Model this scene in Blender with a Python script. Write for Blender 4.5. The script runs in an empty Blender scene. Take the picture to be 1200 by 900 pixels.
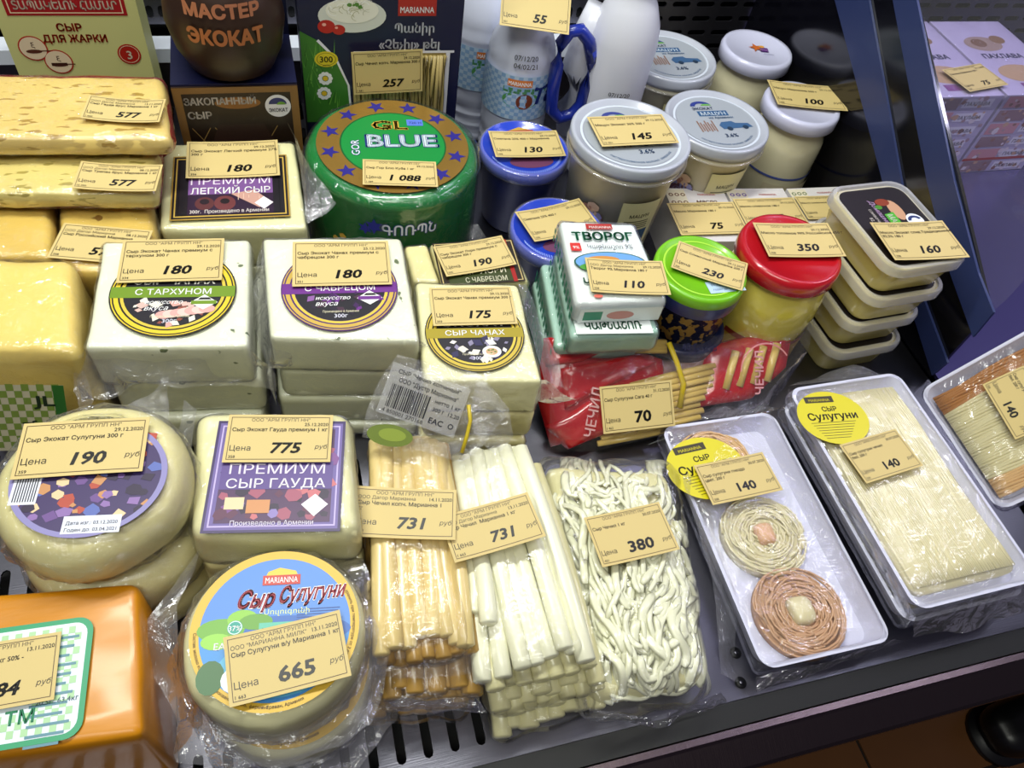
import bpy, bmesh, math, random
import numpy as np
from mathutils import Vector, Matrix, noise, geometry
random.seed(7)
PI = math.pi
SC = bpy.context.scene
COL = SC.collection
# ------------------------------------------------------------------ camera
# world axes written in camera coordinates (x right, y down, z forward); camera 0.57 m over the deck
def _n(v): return v.normalized()
F = 900.0; H = 0.57
_D = _n(Vector((450-600, 1140-450, F)))
_a = Vector((590-600, 890-450, F)); _b = Vector((1200-600, 735-450, F))
_e = _n(_a.cross(_b).cross(_D))
if _e.x < 0: _e = -_e
_Z = -_D; _Y = _Z.cross(_e)
R3 = Matrix((_e, _Y, _Z))
cam_d = bpy.data.cameras.new('camera'); cam = bpy.data.objects.new('camera', cam_d); COL.objects.link(cam)
cam_d.sensor_width = 36; cam_d.lens = F/1200*36; cam_d.clip_start = 0.01
right = R3 @ Vector((1,0,0)); up = R3 @ Vector((0,-1,0)); back = R3 @ Vector((0,0,-1))
mw = Matrix((right, up, back)).transposed().to_4x4(); mw.translation = Vector((0,0,H)); cam.matrix_world = mw
SC.camera = cam
# ------------------------------------------------------------------ world, lights, exposure
SC.view_settings.view_transform = 'Standard'; SC.view_settings.look = 'None'
SC.view_settings.exposure = 0.0; SC.view_settings.gamma = 1.0
w = bpy.data.worlds.new('world'); SC.world = w; w.use_nodes = True
w.node_tree.nodes['Background'].inputs[0].default_value = (0.50, 0.46, 0.62, 1)
w.node_tree.nodes['Background'].inputs[1].default_value = 0.15
def area(name, loc, target, sx, sy, power, col):
    d = bpy.data.lights.new(name, 'AREA'); d.shape = 'RECTANGLE'; d.size = sx; d.size_y = sy; d.energy = power; d.color = col
    o = bpy.data.objects.new(name, d); COL.objects.link(o); o.location = loc
    o.rotation_euler = (Vector(target)-Vector(loc)).to_track_quat('-Z', 'Y').to_euler(); return o
area('case_lamp', (-0.05, 0.62, 1.15), (0.02, 0.32, 0), 0.9, 0.06, 12.0, (0.98, 1.0, 0.92))
area('ceiling_lamp', (-0.5, -0.5, 2.2), (0.1, 0.4, 0), 1.6, 0.5, 22.0, (0.98, 1.0, 0.90))
area('hall_lamp', (1.5, 1.5, 2.2), (0.3, 0.4, 0), 1.2, 0.3, 9.0, (0.70, 0.68, 1.0))
area('neighbour_fill_light', (1.05, .45, .75), (.9, .72, 0), .5, .05, 2.6, (.85, .85, 1.0))  # added fill, no such lamp in view; brightens the cartons beyond the glass
def bulb(loc, power, rad):
    d = bpy.data.lights.new('spot_lamp', 'POINT'); d.energy = power; d.shadow_soft_size = rad; d.color = (1, 0.93, 0.85)
    o = bpy.data.objects.new('spot_lamp', d); COL.objects.link(o); o.location = loc
bulb((0.25, 0.0, 1.5), 2.5, 0.03); bulb((0.75, 0.1, 1.7), 2.5, 0.03)

# ------------------------------------------------------------------ helpers
def ray(u, v): return R3 @ Vector(((u-600)/F, (v-450)/F, 1.0))
def P(u, v, z):                      # point of the horizontal plane at height z
    d = ray(u, v); return Vector((0,0,H)) + d*((z-H)/d.z)
def PY(u, v, y):
    d = ray(u, v); return Vector((0,0,H)) + d*(y/d.y)
def PX(u, v, x):
    d = ray(u, v); return Vector((0,0,H)) + d*(x/d.x)
class Plane:
    def __init__(s, p, n): s.p = Vector(p); s.n = Vector(n).normalized()
    def hit(s, u, v):
        d = ray(u, v); o = Vector((0,0,H)); return o + d*((s.p-o).dot(s.n)/d.dot(s.n))
def HZ(z): return Plane((0,0,z), (0,0,1))
def frame(pl, l, r):                 # frame centred between two pixels of a plane, x towards r; returns matrix, width
    a = pl.hit(*l); b = pl.hit(*r); x = (b-a); wd = x.length; x.normalize(); n = pl.n; y = n.cross(x)
    m = Matrix((x, y, n)).transposed().to_4x4(); m.translation = (a+b)/2; return m, wd
def quadframe(pts, z):
    p = [P(u, v, z) for u, v in pts]; c = sum(p, Vector())/4
    x = ((p[1]-p[0])+(p[2]-p[3])).normalized(); y = Vector((0,0,1)).cross(x)
    hx = ((p[1]-p[0]).length+(p[2]-p[3]).length)/4; hy = ((p[3]-p[0]).length+(p[2]-p[1]).length)/4
    m = Matrix((x, y, Vector((0,0,1)))).transposed().to_4x4(); m.translation = c; return m, hx, hy

def lin(h):
    h = h.lstrip('#'); o = []
    for i in (0, 2, 4):
        c = int(h[i:i+2], 16)/255; o.append(c/12.92 if c <= .04045 else ((c+.055)/1.055)**2.4)
    return tuple(o)+(1,)
_M = {}
def mat(name, col='#ffffff', rough=.5, metal=0, coat=0, bump=0, bscale=60, bstretch=(1,1,1), spots=None, trans=0, sss=0, alpha=1, spec=.5, var=0, vscale=8):
    if name in _M: return _M[name]
    m = bpy.data.materials.new(name); m.use_nodes = True; nt = m.node_tree; b = nt.nodes['Principled BSDF']; L = nt.links
    c = lin(col); b.inputs['Base Color'].default_value = c
    b.inputs['Roughness'].default_value = rough; b.inputs['Metallic'].default_value = metal
    b.inputs['Coat Weight'].default_value = coat; b.inputs['Coat Roughness'].default_value = .12
    b.inputs['Transmission Weight'].default_value = trans; b.inputs['Specular IOR Level'].default_value = spec
    if sss:
        b.inputs['Subsurface Weight'].default_value = sss; b.inputs['Subsurface Radius'].default_value = (.01, .008, .004); b.inputs['Subsurface Scale'].default_value = .5
    b.inputs['Alpha'].default_value = alpha
    tc = nt.nodes.new('ShaderNodeTexCoord'); mp = nt.nodes.new('ShaderNodeMapping'); mp.inputs['Scale'].default_value = bstretch
    L.new(tc.outputs['Object'], mp.inputs[0]); cur = None
    if var or spots:
        base = nt.nodes.new('ShaderNodeRGB'); base.outputs[0].default_value = c; cur = base.outputs[0]
    if var:
        n = nt.nodes.new('ShaderNodeTexNoise'); n.inputs['Scale'].default_value = vscale*4; n.inputs['Detail'].default_value = 4; L.new(mp.outputs[0], n.inputs['Vector'])
        mx = nt.nodes.new('ShaderNodeMix'); mx.data_type = 'RGBA'; L.new(n.outputs['Fac'], mx.inputs[0])
        mx.inputs[6].default_value = tuple(x*(1-var) for x in c[:3])+(1,); mx.inputs[7].default_value = tuple(min(1, x*(1+var)) for x in c[:3])+(1,); cur = mx.outputs[2]
    if spots:
        scol, ssc, thr, stretch = spots
        mp2 = nt.nodes.new('ShaderNodeMapping'); mp2.inputs['Scale'].default_value = stretch; L.new(tc.outputs['Object'], mp2.inputs[0])
        n = nt.nodes.new('ShaderNodeTexNoise'); n.inputs['Scale'].default_value = ssc; n.inputs['Detail'].default_value = 2; L.new(mp2.outputs[0], n.inputs['Vector'])
        r = nt.nodes.new('ShaderNodeValToRGB'); r.color_ramp.elements[0].position = thr; r.color_ramp.elements[1].position = thr+.03; L.new(n.outputs['Fac'], r.inputs[0])
        mx = nt.nodes.new('ShaderNodeMix'); mx.data_type = 'RGBA'; L.new(r.outputs[0], mx.inputs[0]); L.new(cur, mx.inputs[6]); mx.inputs[7].default_value = lin(scol); cur = mx.outputs[2]
    if cur is not None: L.new(cur, b.inputs['Base Color'])
    if bump:
        n = nt.nodes.new('ShaderNodeTexNoise'); n.inputs['Scale'].default_value = bscale; n.inputs['Detail'].default_value = 3; L.new(mp.outputs[0], n.inputs['Vector'])
        bp = nt.nodes.new('ShaderNodeBump'); bp.inputs['Strength'].default_value = bump; bp.inputs['Distance'].default_value = .002
        L.new(n.outputs['Fac'], bp.inputs['Height']); L.new(bp.outputs[0], b.inputs['Normal'])
    _M[name] = m; return m
def film(name='clear_film', base=.05, rough=.09, bump=.7, scale=45, stretch=(1,1,1), tint=(1,1,1), milk=.03, dist=.006):
    if name in _M: return _M[name]
    m = bpy.data.materials.new(name); m.use_nodes = True; nt = m.node_tree; nt.nodes.clear(); L = nt.links; N = nt.nodes.new
    out = N('ShaderNodeOutputMaterial'); tr = N('ShaderNodeBsdfTransparent'); tr.inputs[0].default_value = tint+(1,)
    gl = N('ShaderNodeBsdfGlossy'); gl.inputs['Roughness'].default_value = rough; gl.inputs['Color'].default_value = (.95,.95,1,1)
    df = N('ShaderNodeBsdfDiffuse'); df.inputs[0].default_value = (.9,.9,.95,1)
    tc = N('ShaderNodeTexCoord'); mp = N('ShaderNodeMapping'); mp.inputs['Scale'].default_value = stretch; L.new(tc.outputs['Object'], mp.inputs[0])
    n = N('ShaderNodeTexNoise'); n.inputs['Scale'].default_value = scale; n.inputs['Detail'].default_value = 4; n.inputs['Distortion'].default_value = 1.2; L.new(mp.outputs[0], n.inputs['Vector'])
    bp = N('ShaderNodeBump'); bp.inputs['Strength'].default_value = bump; bp.inputs['Distance'].default_value = dist; L.new(n.outputs['Fac'], bp.inputs['Height'])
    L.new(bp.outputs[0], gl.inputs['Normal'])
    fr = N('ShaderNodeFresnel'); fr.inputs['IOR'].default_value = 1.35; ad = N('ShaderNodeMath'); ad.operation = 'MULTIPLY_ADD'; ad.inputs[1].default_value = .55; ad.inputs[2].default_value = base; ad.use_clamp = True; L.new(fr.outputs[0], ad.inputs[0])
    m1 = N('ShaderNodeMixShader'); m1.inputs[0].default_value = milk; L.new(tr.outputs[0], m1.inputs[1]); L.new(df.outputs[0], m1.inputs[2])
    m2 = N('ShaderNodeMixShader'); L.new(ad.outputs[0], m2.inputs[0]); L.new(m1.outputs[0], m2.inputs[1]); L.new(gl.outputs[0], m2.inputs[2])
    L.new(m2.outputs[0], out.inputs[0]); _M[name] = m; return m
def ink(h): return mat('ink_'+h.lstrip('#'), h, .42)

ORG = {}
def reg(o, org): ORG[o.name] = Vector(org)
def thing(name, label, cat, org, group=None):
    o = bpy.data.objects.new(name, None); o.empty_display_size = .02; COL.objects.link(o); o.location = org; reg(o, org)
    o['label'] = label; o['category'] = cat
    if group: o['group'] = group
    return o
class MB:
    def __init__(s): s.v = []; s.f = []; s.m = []
    def add(s, v, f, mi=0):
        k = len(s.v); s.v += [Vector(p) for p in v]; s.f += [tuple(i+k for i in q) for q in f]; s.m += [mi]*len(f); return s
    def build(s, name, mats, parent=None, org=(0,0,0), smooth=True, sharp=None):
        if not isinstance(mats, (list, tuple)): mats = [mats]
        if parent is not None: org = ORG[parent.name]
        org = Vector(org); me = bpy.data.meshes.new(name)
        me.from_pydata([p-org for p in s.v], [], s.f); 
        for m in mats: me.materials.append(m)
        me.polygons.foreach_set('material_index', s.m)
        if smooth:
            me.polygons.foreach_set('use_smooth', [True]*len(s.f))
            if sharp: me.set_sharp_from_angle(angle=math.radians(sharp))
        me.update(); o = bpy.data.objects.new(name, me); COL.objects.link(o)
        if parent is not None: o.parent = parent
        else: o.location = org
        reg(o, org); return o
def tag_(o, label, cat, group=None):
    o['label'] = label; o['category'] = cat
    if group: o['group'] = group
    return o
def struct(o): o['kind'] = 'structure'; return o
def dup(root, loc, rotz=0, label=None, group=None):
    r = root.copy(); COL.objects.link(r); r.location = loc; r.rotation_euler = (0,0,rotz); reg(r, loc)
    if label: r['label'] = label
    if group: r['group'] = group
    for ch in list(root.children):
        c = ch.copy(); COL.objects.link(c); c.parent = r
        for g in list(ch.children):
            d = g.copy(); COL.objects.link(d); d.parent = c
    return r

# geometry -------------------------------------------------------------
def rbox(hx, hy, hz, r, n=10, warp=None, amp=0, fr=30, seed=0, nz=None):
    """rounded box about its centre; warp maps local point to world"""
    r = min(r, hx*.99, hy*.99, hz*.99); V = []; Fc = []; idx = {}
    def key(p): return (round(p[0], 5), round(p[1], 5), round(p[2], 5))
    def vert(a, b, c):
        k = key((a, b, c))
        if k in idx: return idx[k]
        p = Vector((a*hx, b*hy, c*hz)); q = Vector((max(-(hx-r), min(hx-r, p.x)), max(-(hy-r), min(hy-r, p.y)), max(-(hz-r), min(hz-r, p.z))))
        d = p-q
        if d.length > 1e-9: p = q+d.normalized()*r; dn = d.normalized()
        else: dn = Vector((0,0,1 if c > 0 else -1))
        if amp:
            dn = dn if dn.length else Vector((0,0,1))
            p = p + dn*amp*(noise.noise(Vector((p.x*fr+seed, p.y*fr, p.z*fr+seed*.7))))
        idx[k] = len(V); V.append(warp(p) if warp else p); return idx[k]
    def grid(m, h):
        e = min(.9, r/h); k = max(2, m//4)
        a = [-1+e*(1-math.cos(i/k*PI/2)) for i in range(k+1)]
        mid = [(-1+e)+(2-2*e)*i/(m-2*k) for i in range(1, m-2*k)]
        return a+mid+[-x for x in reversed(a)]
    gx, gy, gz = grid(n, hx), grid(n, hy), grid(nz or max(6, n//2+2), hz)
    def face(ga, gb, fn, flip):
        for i in range(len(ga)-1):
            for j in range(len(gb)-1):
                q = [vert(*fn(ga[i], gb[j])), vert(*fn(ga[i+1], gb[j])), vert(*fn(ga[i+1], gb[j+1])), vert(*fn(ga[i], gb[j+1]))]
                Fc.append(tuple(reversed(q)) if flip else tuple(q))
    face(gx, gy, lambda a, b: (a, b, 1), False); face(gx, gy, lambda a, b: (a, b, -1), True)
    face(gx, gz, lambda a, b: (a, -1, b), False); face(gx, gz, lambda a, b: (a, 1, b), True)
    face(gy, gz, lambda a, b: (1, a, b), False); face(gy, gz, lambda a, b: (-1, a, b), True)
    return V, Fc
def quadwarp(pts, z0, z1, grow=0):
    """maps a box of half size hx,hy,hz to the prism under four world corners (back-left, back-right, front-right, front-left)"""
    p = [P(u, v, z1) for u, v in pts]; c = sum(p, Vector())/4
    hx = ((p[1]-p[0]).length+(p[2]-p[3]).length)/4+grow; hy = ((p[3]-p[0]).length+(p[2]-p[1]).length)/4+grow; hz = (z1-z0)/2+grow
    if grow: p = [c+(q-c)*(1+grow/hx) for q in p]
    def f(q):
        s = (q.x/hx+1)/2; t = (q.y/hy+1)/2
        a = p[0].lerp(p[1], s); b = p[3].lerp(p[2], s); o = b.lerp(a, t); return Vector((o.x, o.y, (z0+z1)/2+q.z))
    return hx, hy, hz, f, Vector((c.x, c.y, z0))
def lathe(prof, seg=40, c=(0,0,0), cap=True, M=None, arc=None):
    V = []; Fc = []; c = Vector(c); n = len(prof)
    for r, z in prof:
        for i in range(seg):
            a = 2*PI*i/seg; V.append(Vector((r*math.cos(a), r*math.sin(a), z)))
    for j in range(n-1):
        for i in range(seg):
            k = (i+1) % seg; Fc.append((j*seg+i, j*seg+k, (j+1)*seg+k, (j+1)*seg+i))
    if cap:
        Fc.append(tuple(reversed(range(seg)))); Fc.append(tuple((n-1)*seg+i for i in range(seg)))
    V = [(M @ p if M else p+c) for p in V]; return V, Fc
def fillet(r, z, f, n=5, top=True):
    """profile points rounding an outer corner at radius r, height z"""
    s = 1 if top else -1; o = [(r-f+f*math.cos(a), z-s*f+s*f*math.sin(a)) for a in [PI/2*i/n for i in range(n+1)]]
    return o if top else list(reversed(o))
def rrect(hx, hy, r, k=5):
    o = []
    for cx, cy, a0 in ((hx-r, hy-r, 0), (-(hx-r), hy-r, PI/2), (-(hx-r), -(hy-r), PI), (hx-r, -(hy-r), 1.5*PI)):
        for i in range(k+1): a = a0+PI/2*i/k; o.append((cx+r*math.cos(a), cy+r*math.sin(a)))
    return o
def loft(rings, M=None, cap0=True, cap1=True):
    """rings: list of (outline, z)"""
    V = []; Fc = []; n = len(rings[0][0])
    for o, z in rings: V += [Vector((x, y, z)) for x, y in o]
    for j in range(len(rings)-1):
        for i in range(n):
            k = (i+1) % n; Fc.append((j*n+i, j*n+k, (j+1)*n+k, (j+1)*n+i))
    if cap0: Fc.append(tuple(reversed(range(n))))
    if cap1: Fc.append(tuple((len(rings)-1)*n+i for i in range(n)))
    if M: V = [M @ p for p in V]
    return V, Fc
def box(x0, y0, z0, x1, y1, z1, M=None):
    V = [Vector(p) for p in ((x0,y0,z0),(x1,y0,z0),(x1,y1,z0),(x0,y1,z0),(x0,y0,z1),(x1,y0,z1),(x1,y1,z1),(x0,y1,z1))]
    if M: V = [M @ p for p in V]
    return V, [(3,2,1,0),(4,5,6,7),(0,1,5,4),(1,2,6,5),(2,3,7,6),(3,0,4,7)]
def tube(path, r, seg=7, flat=1.0, cap=True, upv=Vector((0,0,1)), taper=0):
    V = []; Fc = []; n = len(path)
    for i, p in enumerate(path):
        t = (path[min(i+1, n-1)]-path[max(i-1, 0)]).normalized(); s = t.cross(upv)
        if s.length < 1e-4: s = t.cross(Vector((1,0,0)))
        s.normalize(); u2 = s.cross(t); rr = r
        if taper and (i == 0 or i == n-1): rr = r*(1-taper)
        for k in range(seg):
            a = 2*PI*k/seg; V.append(p+s*math.cos(a)*rr*flat+u2*math.sin(a)*rr)
    for i in range(n-1):
        for k in range(seg):
            l = (k+1) % seg; Fc.append((i*seg+k, i*seg+l, (i+1)*seg+l, (i+1)*seg+k))
    if cap: Fc.append(tuple(reversed(range(seg)))); Fc.append(tuple((n-1)*seg+k for k in range(seg)))
    return V, Fc
def sheet(pa, pb, nu=24, nv=6, amp=.004, fr=40, seed=0, sag=0):
    """crumpled film between two polylines"""
    def at(pl, t):
        t = t*(len(pl)-1); i = min(int(t), len(pl)-2); return pl[i].lerp(pl[i+1], t-i)
    V = []; Fc = []
    for j in range(nv+1):
        for i in range(nu+1):
            p = at(pa, i/nu).lerp(at(pb, i/nu), j/nv); k = j/nv
            q = p*fr+Vector((seed, seed*2, 0)); d = Vector((noise.noise(q), noise.noise(q+Vector((9,3,5))), noise.noise(q+Vector((2,7,1)))*1.3))
            p = p+d*amp*(k*.8+.2)-Vector((0,0,sag*k*k)); V.append(p)
    for j in range(nv):
        for i in range(nu):
            a = j*(nu+1)+i; Fc.append((a, a+1, a+nu+2, a+nu+1))
    return V, Fc

# text ---------------------------------------------------------------
_T = {}
def glyphs(s, bold):
    """outline of the string filled by non-zero winding (the font's own strokes overlap)"""
    k = (s, bold)
    if k in _T: return _T[k]
    cu = bpy.data.curves.new('t', 'FONT'); cu.body = s; cu.size = 1; cu.resolution_u = 2; cu.fill_mode = 'NONE'
    o = bpy.data.objects.new('t', cu); me = o.to_mesh()
    v = [Vector((p.co.x, p.co.y)) for p in me.vertices]; e = [tuple(q.vertices) for q in me.edges]; o.to_mesh_clear()
    bpy.data.objects.remove(o); bpy.data.curves.remove(cu)
    if not v: _T[k] = ([(0, 0)], [], .3*len(s)); return _T[k]
    # orient every loop along its vertex order
    ee = []
    for a, b in e: ee.append((a, b) if abs(a-b) == 1 and a < b else ((b, a) if abs(a-b) == 1 else (max(a, b), min(a, b))))
    r = geometry.delaunay_2d_cdt(v, e, [], 0, 1e-6)
    V = np.array([(p.x, p.y) for p in r[0]]); T = np.array([f for f in r[2] if len(f) == 3])
    C = V[T].mean(axis=1); A = np.array([v[i] for i, j in ee]); B = np.array([v[j] for i, j in ee])
    up = (A[:, 1][None] <= C[:, 1][:, None]) & (B[:, 1][None] > C[:, 1][:, None]); dn = (A[:, 1][None] > C[:, 1][:, None]) & (B[:, 1][None] <= C[:, 1][:, None])
    cr = (B[:, 0]-A[:, 0])[None]*(C[:, 1][:, None]-A[:, 1][None])-(C[:, 0][:, None]-A[:, 0][None])*(B[:, 1]-A[:, 1])[None]
    wn = (up & (cr > 0)).sum(1).astype(int)-(dn & (cr < 0)).sum(1)
    f = [tuple(int(i) for i in t) for t, w_ in zip(T, wn) if w_ != 0]
    V = [tuple(p) for p in V.tolist()]; off = .024*min(bold, 2.4)
    if off > 0:                                                     # bold: every outline edge gets a stroke
        for (ax, ay), (bx_, by_) in zip(A.tolist(), B.tolist()):
            l = math.hypot(bx_-ax, by_-ay)
            if l < 1e-5: continue
            tx, ty = (bx_-ax)/l*off, (by_-ay)/l*off; k0 = len(V); h = .55
            V += [(ax-tx*h-ty, ay-ty*h+tx), (ax-tx*h+ty, ay-ty*h-tx), (bx_+tx*h+ty, by_+ty*h-tx), (bx_+tx*h-ty, by_+ty*h+tx)]; f.append((k0, k0+1, k0+2, k0+3))
    V = np.array(V); x0 = float(V[:, 0].min()); x1 = float(V[:, 0].max())
    _T[k] = ([(float(x)-x0, float(y)) for x, y in V], f, max(x1-x0, .01)); return _T[k]
LAY = .00012
class Flat:
    def __init__(s): s.p = []; s.mats = []
    def mi(s, c):
        m = ink(c) if isinstance(c, str) else c
        if m not in s.mats: s.mats.append(m)
        return s.mats.index(m)
    def raw(s, v, f, c, h): s.p.append((v, f, s.mi(c), h+.003*len(s.p))); return s
    def rect(s, x0, y0, x1, y1, c, h=1, n=1):
        v = []; f = []
        for i in range(n+1): x = x0+(x1-x0)*i/n; v += [(x, y0), (x, y1)]
        for i in range(n): f.append((2*i, 2*i+2, 2*i+3, 2*i+1))
        return s.raw(v, f, c, h)
    def frame(s, x0, y0, x1, y1, t, c, h=1, n=1):
        s.rect(x0, y0, x1, y0+t, c, h, n); s.rect(x0, y1-t, x1, y1, c, h, n); s.rect(x0, y0, x0+t, y1, c, h); s.rect(x1-t, y0, x1, y1, c, h); return s
    def poly(s, pts, c, h=1): return s.raw(pts, [tuple(range(len(pts)))], c, h)
    def ell(s, cx, cy, rx, ry, c, h=1, a0=0, a1=2*PI, n=32):
        pts = [(cx+rx*math.cos(a0+(a1-a0)*i/n), cy+ry*math.sin(a0+(a1-a0)*i/n)) for i in range(n if a1-a0 > 6.28 else n+1)]
        return s.poly(pts, c, h)
    def ring(s, cx, cy, r0, r1, c, h=1, n=48, ky=1, a0=0, a1=2*PI):
        v = []; f = []
        for i in range(n+1):
            a = a0+(a1-a0)*i/n
            for r in (r0, r1): v.append((cx+r*math.cos(a), cy+r*ky*math.sin(a)))
        for i in range(n): f.append((2*i, 2*i+1, 2*i+3, 2*i+2))
        return s.raw(v, f, c, h)
    def star(s, cx, cy, r, c, h=1, k=5, q=.42, a=0):
        return s.poly([(cx+(r if i % 2 == 0 else r*q)*math.cos(a+PI/2+i*PI/k), cy+(r if i % 2 == 0 else r*q)*math.sin(a+PI/2+i*PI/k)) for i in range(2*k)], c, h)
    def text(s, t, x, y, size, c='#1a1510', h=2, bold=0, it=0, al='l', wd=None, rot=0):
        v, f, wt = glyphs(t, bold); sx = size
        if wd: sx = wd/wt
        ox = {'l': 0, 'c': -wt*sx/2, 'r': -wt*sx}[al]; cr, sr = math.cos(rot), math.sin(rot); o = []
        for a, b in v:
            px, py = ox+a*sx+it*b*size, b*size; o.append((x+px*cr-py*sr, y+px*sr+py*cr))
        return s.raw(o, f, c, h)
    def arc(s, t, cx, cy, r, size, c, h=2, a0=PI/2, bold=0, inside=False):
        v, f, wt = glyphs(t, bold); o = []
        for a, b in v:
            if inside: ang = a0+(a-wt/2)*size/r; rr = r-b*size
            else: ang = a0-(a-wt/2)*size/r; rr = r+b*size
            o.append((cx+rr*math.cos(ang), cy+rr*math.sin(ang)))
        return s.raw(o, f, c, h)
    def speck(s, x0, y0, x1, y1, n, cols, r, h=1, seed=1):
        rg = random.Random(seed)
        for i in range(n):
            x = rg.uniform(x0, x1); y = rg.uniform(y0, y1); q = r*rg.uniform(.5, 1.3); k = rg.randint(4, 7); a = rg.random()*6
            s.poly([(x+q*math.cos(a+j*2*PI/k), y+q*math.sin(a+j*2*PI/k)*rg.uniform(.6, 1)) for j in range(k)], rg.choice(cols), h+(i % 3)*.3)
        return s
    def build(s, name, parent, M=None, fn=None, sc=1.0):
        mb = MB()
        for v, f, mi, h in s.p:
            pts = [(fn(x*sc, y*sc, h*LAY) if fn else Vector((x*sc, y*sc, h*LAY))) for x, y in v]
            if M: pts = [M @ p for p in pts]
            mb.add(pts, f, mi)
        return mb.build(name, s.mats, parent, smooth=False)

# ------------------------------------------------------------------ materials
STEEL = mat('brushed_steel', '#6c6c76', .32, 1, bump=.08, bscale=30, bstretch=(1, 40, 1))
STEELD = mat('dark_steel', '#5a565e', .35, 1)
BLACK = mat('black_plastic', '#07070a', .45)
CARD = mat('tag_card', '#d3bd7e', .6)
WHITE = mat('white_plastic', '#eceef2', .35)
FOAM = mat('white_foam', '#d2d3e8', .45, bump=.1, bscale=300)
FILM = film(base=.05, milk=.012, bump=.9, rough=.1, scale=38)
FILMS = film('loose_film', .10, .14, .8, 60, milk=.10, dist=.008)
FILMK = film('crumpled_film', .09, .12, .9, 80, milk=.07, dist=.010)
FILMW = film('tight_film', .06, .1, .9, 70, milk=.02, dist=.010)
FILMB = film('bag_film', .02, .10, .4, 50, milk=.015, dist=.006)
CLEAR = film('clear_plastic', .06, .06, .15, 20, milk=.10)
PALE = mat('pale_cheese', '#e4e0b0', .38, coat=.35, bump=.15, bscale=40, var=.04)
PALEY = mat('cream_cheese', '#e6dda2', .4, coat=.35, bump=.2, bscale=40, var=.06)
HERB = mat('herb_cheese', '#e6e8d0', .4, coat=.4, bump=.25, bscale=50, spots=('#5c6a44', 75, .71, (1, 1, 1.3)), var=.03)
GOUDA = mat('semi_hard_cheese', '#dcc274', .4, coat=.35, bump=.2, bscale=60, spots=('#a88838', 60, .62, (1, 3, 3)), var=.08)
GOUDA2 = mat('yellow_green_cheese', '#dccb7d', .4, coat=.35, bump=.2, bscale=60, spots=('#a89848', 60, .62, (1, 3, 3)), var=.1)
ROSS = mat('holed_cheese', '#d8b95c', .4, coat=.4, spots=('#8a641c', 45, .66, (1, 1.4, 1.4)), var=.08)
YELL = mat('yellow_cheese', '#e8cf74', .38, coat=.4, bump=.2, bscale=30, var=.06)
ORANGE = mat('orange_cheese', '#cc8400', .42, coat=.2, bump=.2, bscale=25, bstretch=(1, 4, 1), var=.08)
REDW = mat('red_rind', '#8c1c12', .35, coat=.3)

# ------------------------------------------------------------------ setting
DX0, DX1, DY0, DY1 = -.55, .62, .095, .88
def slot_plate(mb, x0, x1, y0, y1, cx, cy, sw, sl, M=None, mi=0):
    nx = int(round((x1-x0)/cx)); ny = int(round((y1-y0)/cy)); cx = (x1-x0)/nx; cy = (y1-y0)/ny
    for i in range(nx):
        for j in range(ny):
            ox = x0+cx*(i+.5); oy = y0+cy*(j+.5); V = []; n = 12; dx, dy = sw/2, sl/2; r = min(dx, dy)
            inner = rrect(dx, dy, r*.98, 2); m = len(inner); outer = []
            for (a, b) in inner:
                k = min(cx/2/max(abs(a), 1e-6), cy/2/max(abs(b), 1e-6)); outer.append((a*k, b*k))
            # pull the outer points nearest the corners onto them
            for qx, qy in ((1,1),(-1,1),(-1,-1),(1,-1)):
                b = min(range(m), key=lambda t: (outer[t][0]-qx*cx/2)**2+(outer[t][1]-qy*cy/2)**2); outer[b] = (qx*cx/2, qy*cy/2)
            V = [Vector((ox+a, oy+b, 0)) for a, b in inner]+[Vector((ox+a, oy+b, 0)) for a, b in outer]+[Vector((ox+a, oy+b, -.002)) for a, b in inner]
            if M: V = [M @ p for p in V]
            Fc = []
            for t in range(m):
                u = (t+1) % m; Fc.append((t, m+t, m+u, u)); Fc.append((t, u, 2*m+u, 2*m+t))
            mb.add(V, Fc, mi)
mb = MB(); slot_plate(mb, -.55, .13, DY0+.004, DY1, .0185, .052, .0065, .036)
mb.add(*box(.13, DY0, -.0015, DX1, DY1, 0)); mb.add(*box(-.55, DY0, -.0015, .13, DY0+.004, 0))
struct(mb.build('trim_1', STEEL, smooth=False))['label'] = 'slotted steel display deck'
mb = MB(); mb.add(*box(-.8, DY0-.02, -.06, 1.5, .95, -.03)); struct(mb.build('trim_2', mat('deck_pan', '#0a0a0e', .5), smooth=False))
# front: gasket and brushed rail
mb = MB(); mb.add(*box(-.8, .078, -.02, 1.5, .0945, .001)); struct(mb.build('trim_3', mat('black_gasket', '#040506', .6), smooth=False))
mb = MB(); V, Fc = loft([([(-.8, .0775), (-.8, .045), (-.8, .042), (-.8, .042), (-.8, .077)], 0)], cap0=False, cap1=False)
prof = [(.0778, .000), (.0765, .003), (.072, .0035), (.070, .0015), (.052, -.006), (.050, -.009), (.050, -.016), (.077, -.016)]
V = [Vector((x, y, z)) for x in (-.8, 1.5) for y, z in prof]; n = len(prof)
mb.add(V, [(i, (i+1) % n, n+(i+1) % n, n+i) for i in range(n)]); struct(mb.build('trim_4', mat('rail_steel', '#5c5052', .28, 1, bump=.12, bscale=40, bstretch=(30, 1, 1)), smooth=False))
# small holes and screws in the plain part of the deck
for u, v in ((862, 765), (868, 800), (1187, 712)):
    p = P(u, v, .0006); mb = MB(); mb.add(*lathe([(.0045, 0), (.0045, .0003)], 16, p)); mb.add(*lathe([(.002, .0004), (.001, .0012)], 12, p), 1)
    struct(mb.build('trim_5', [BLACK, STEEL]))
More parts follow.
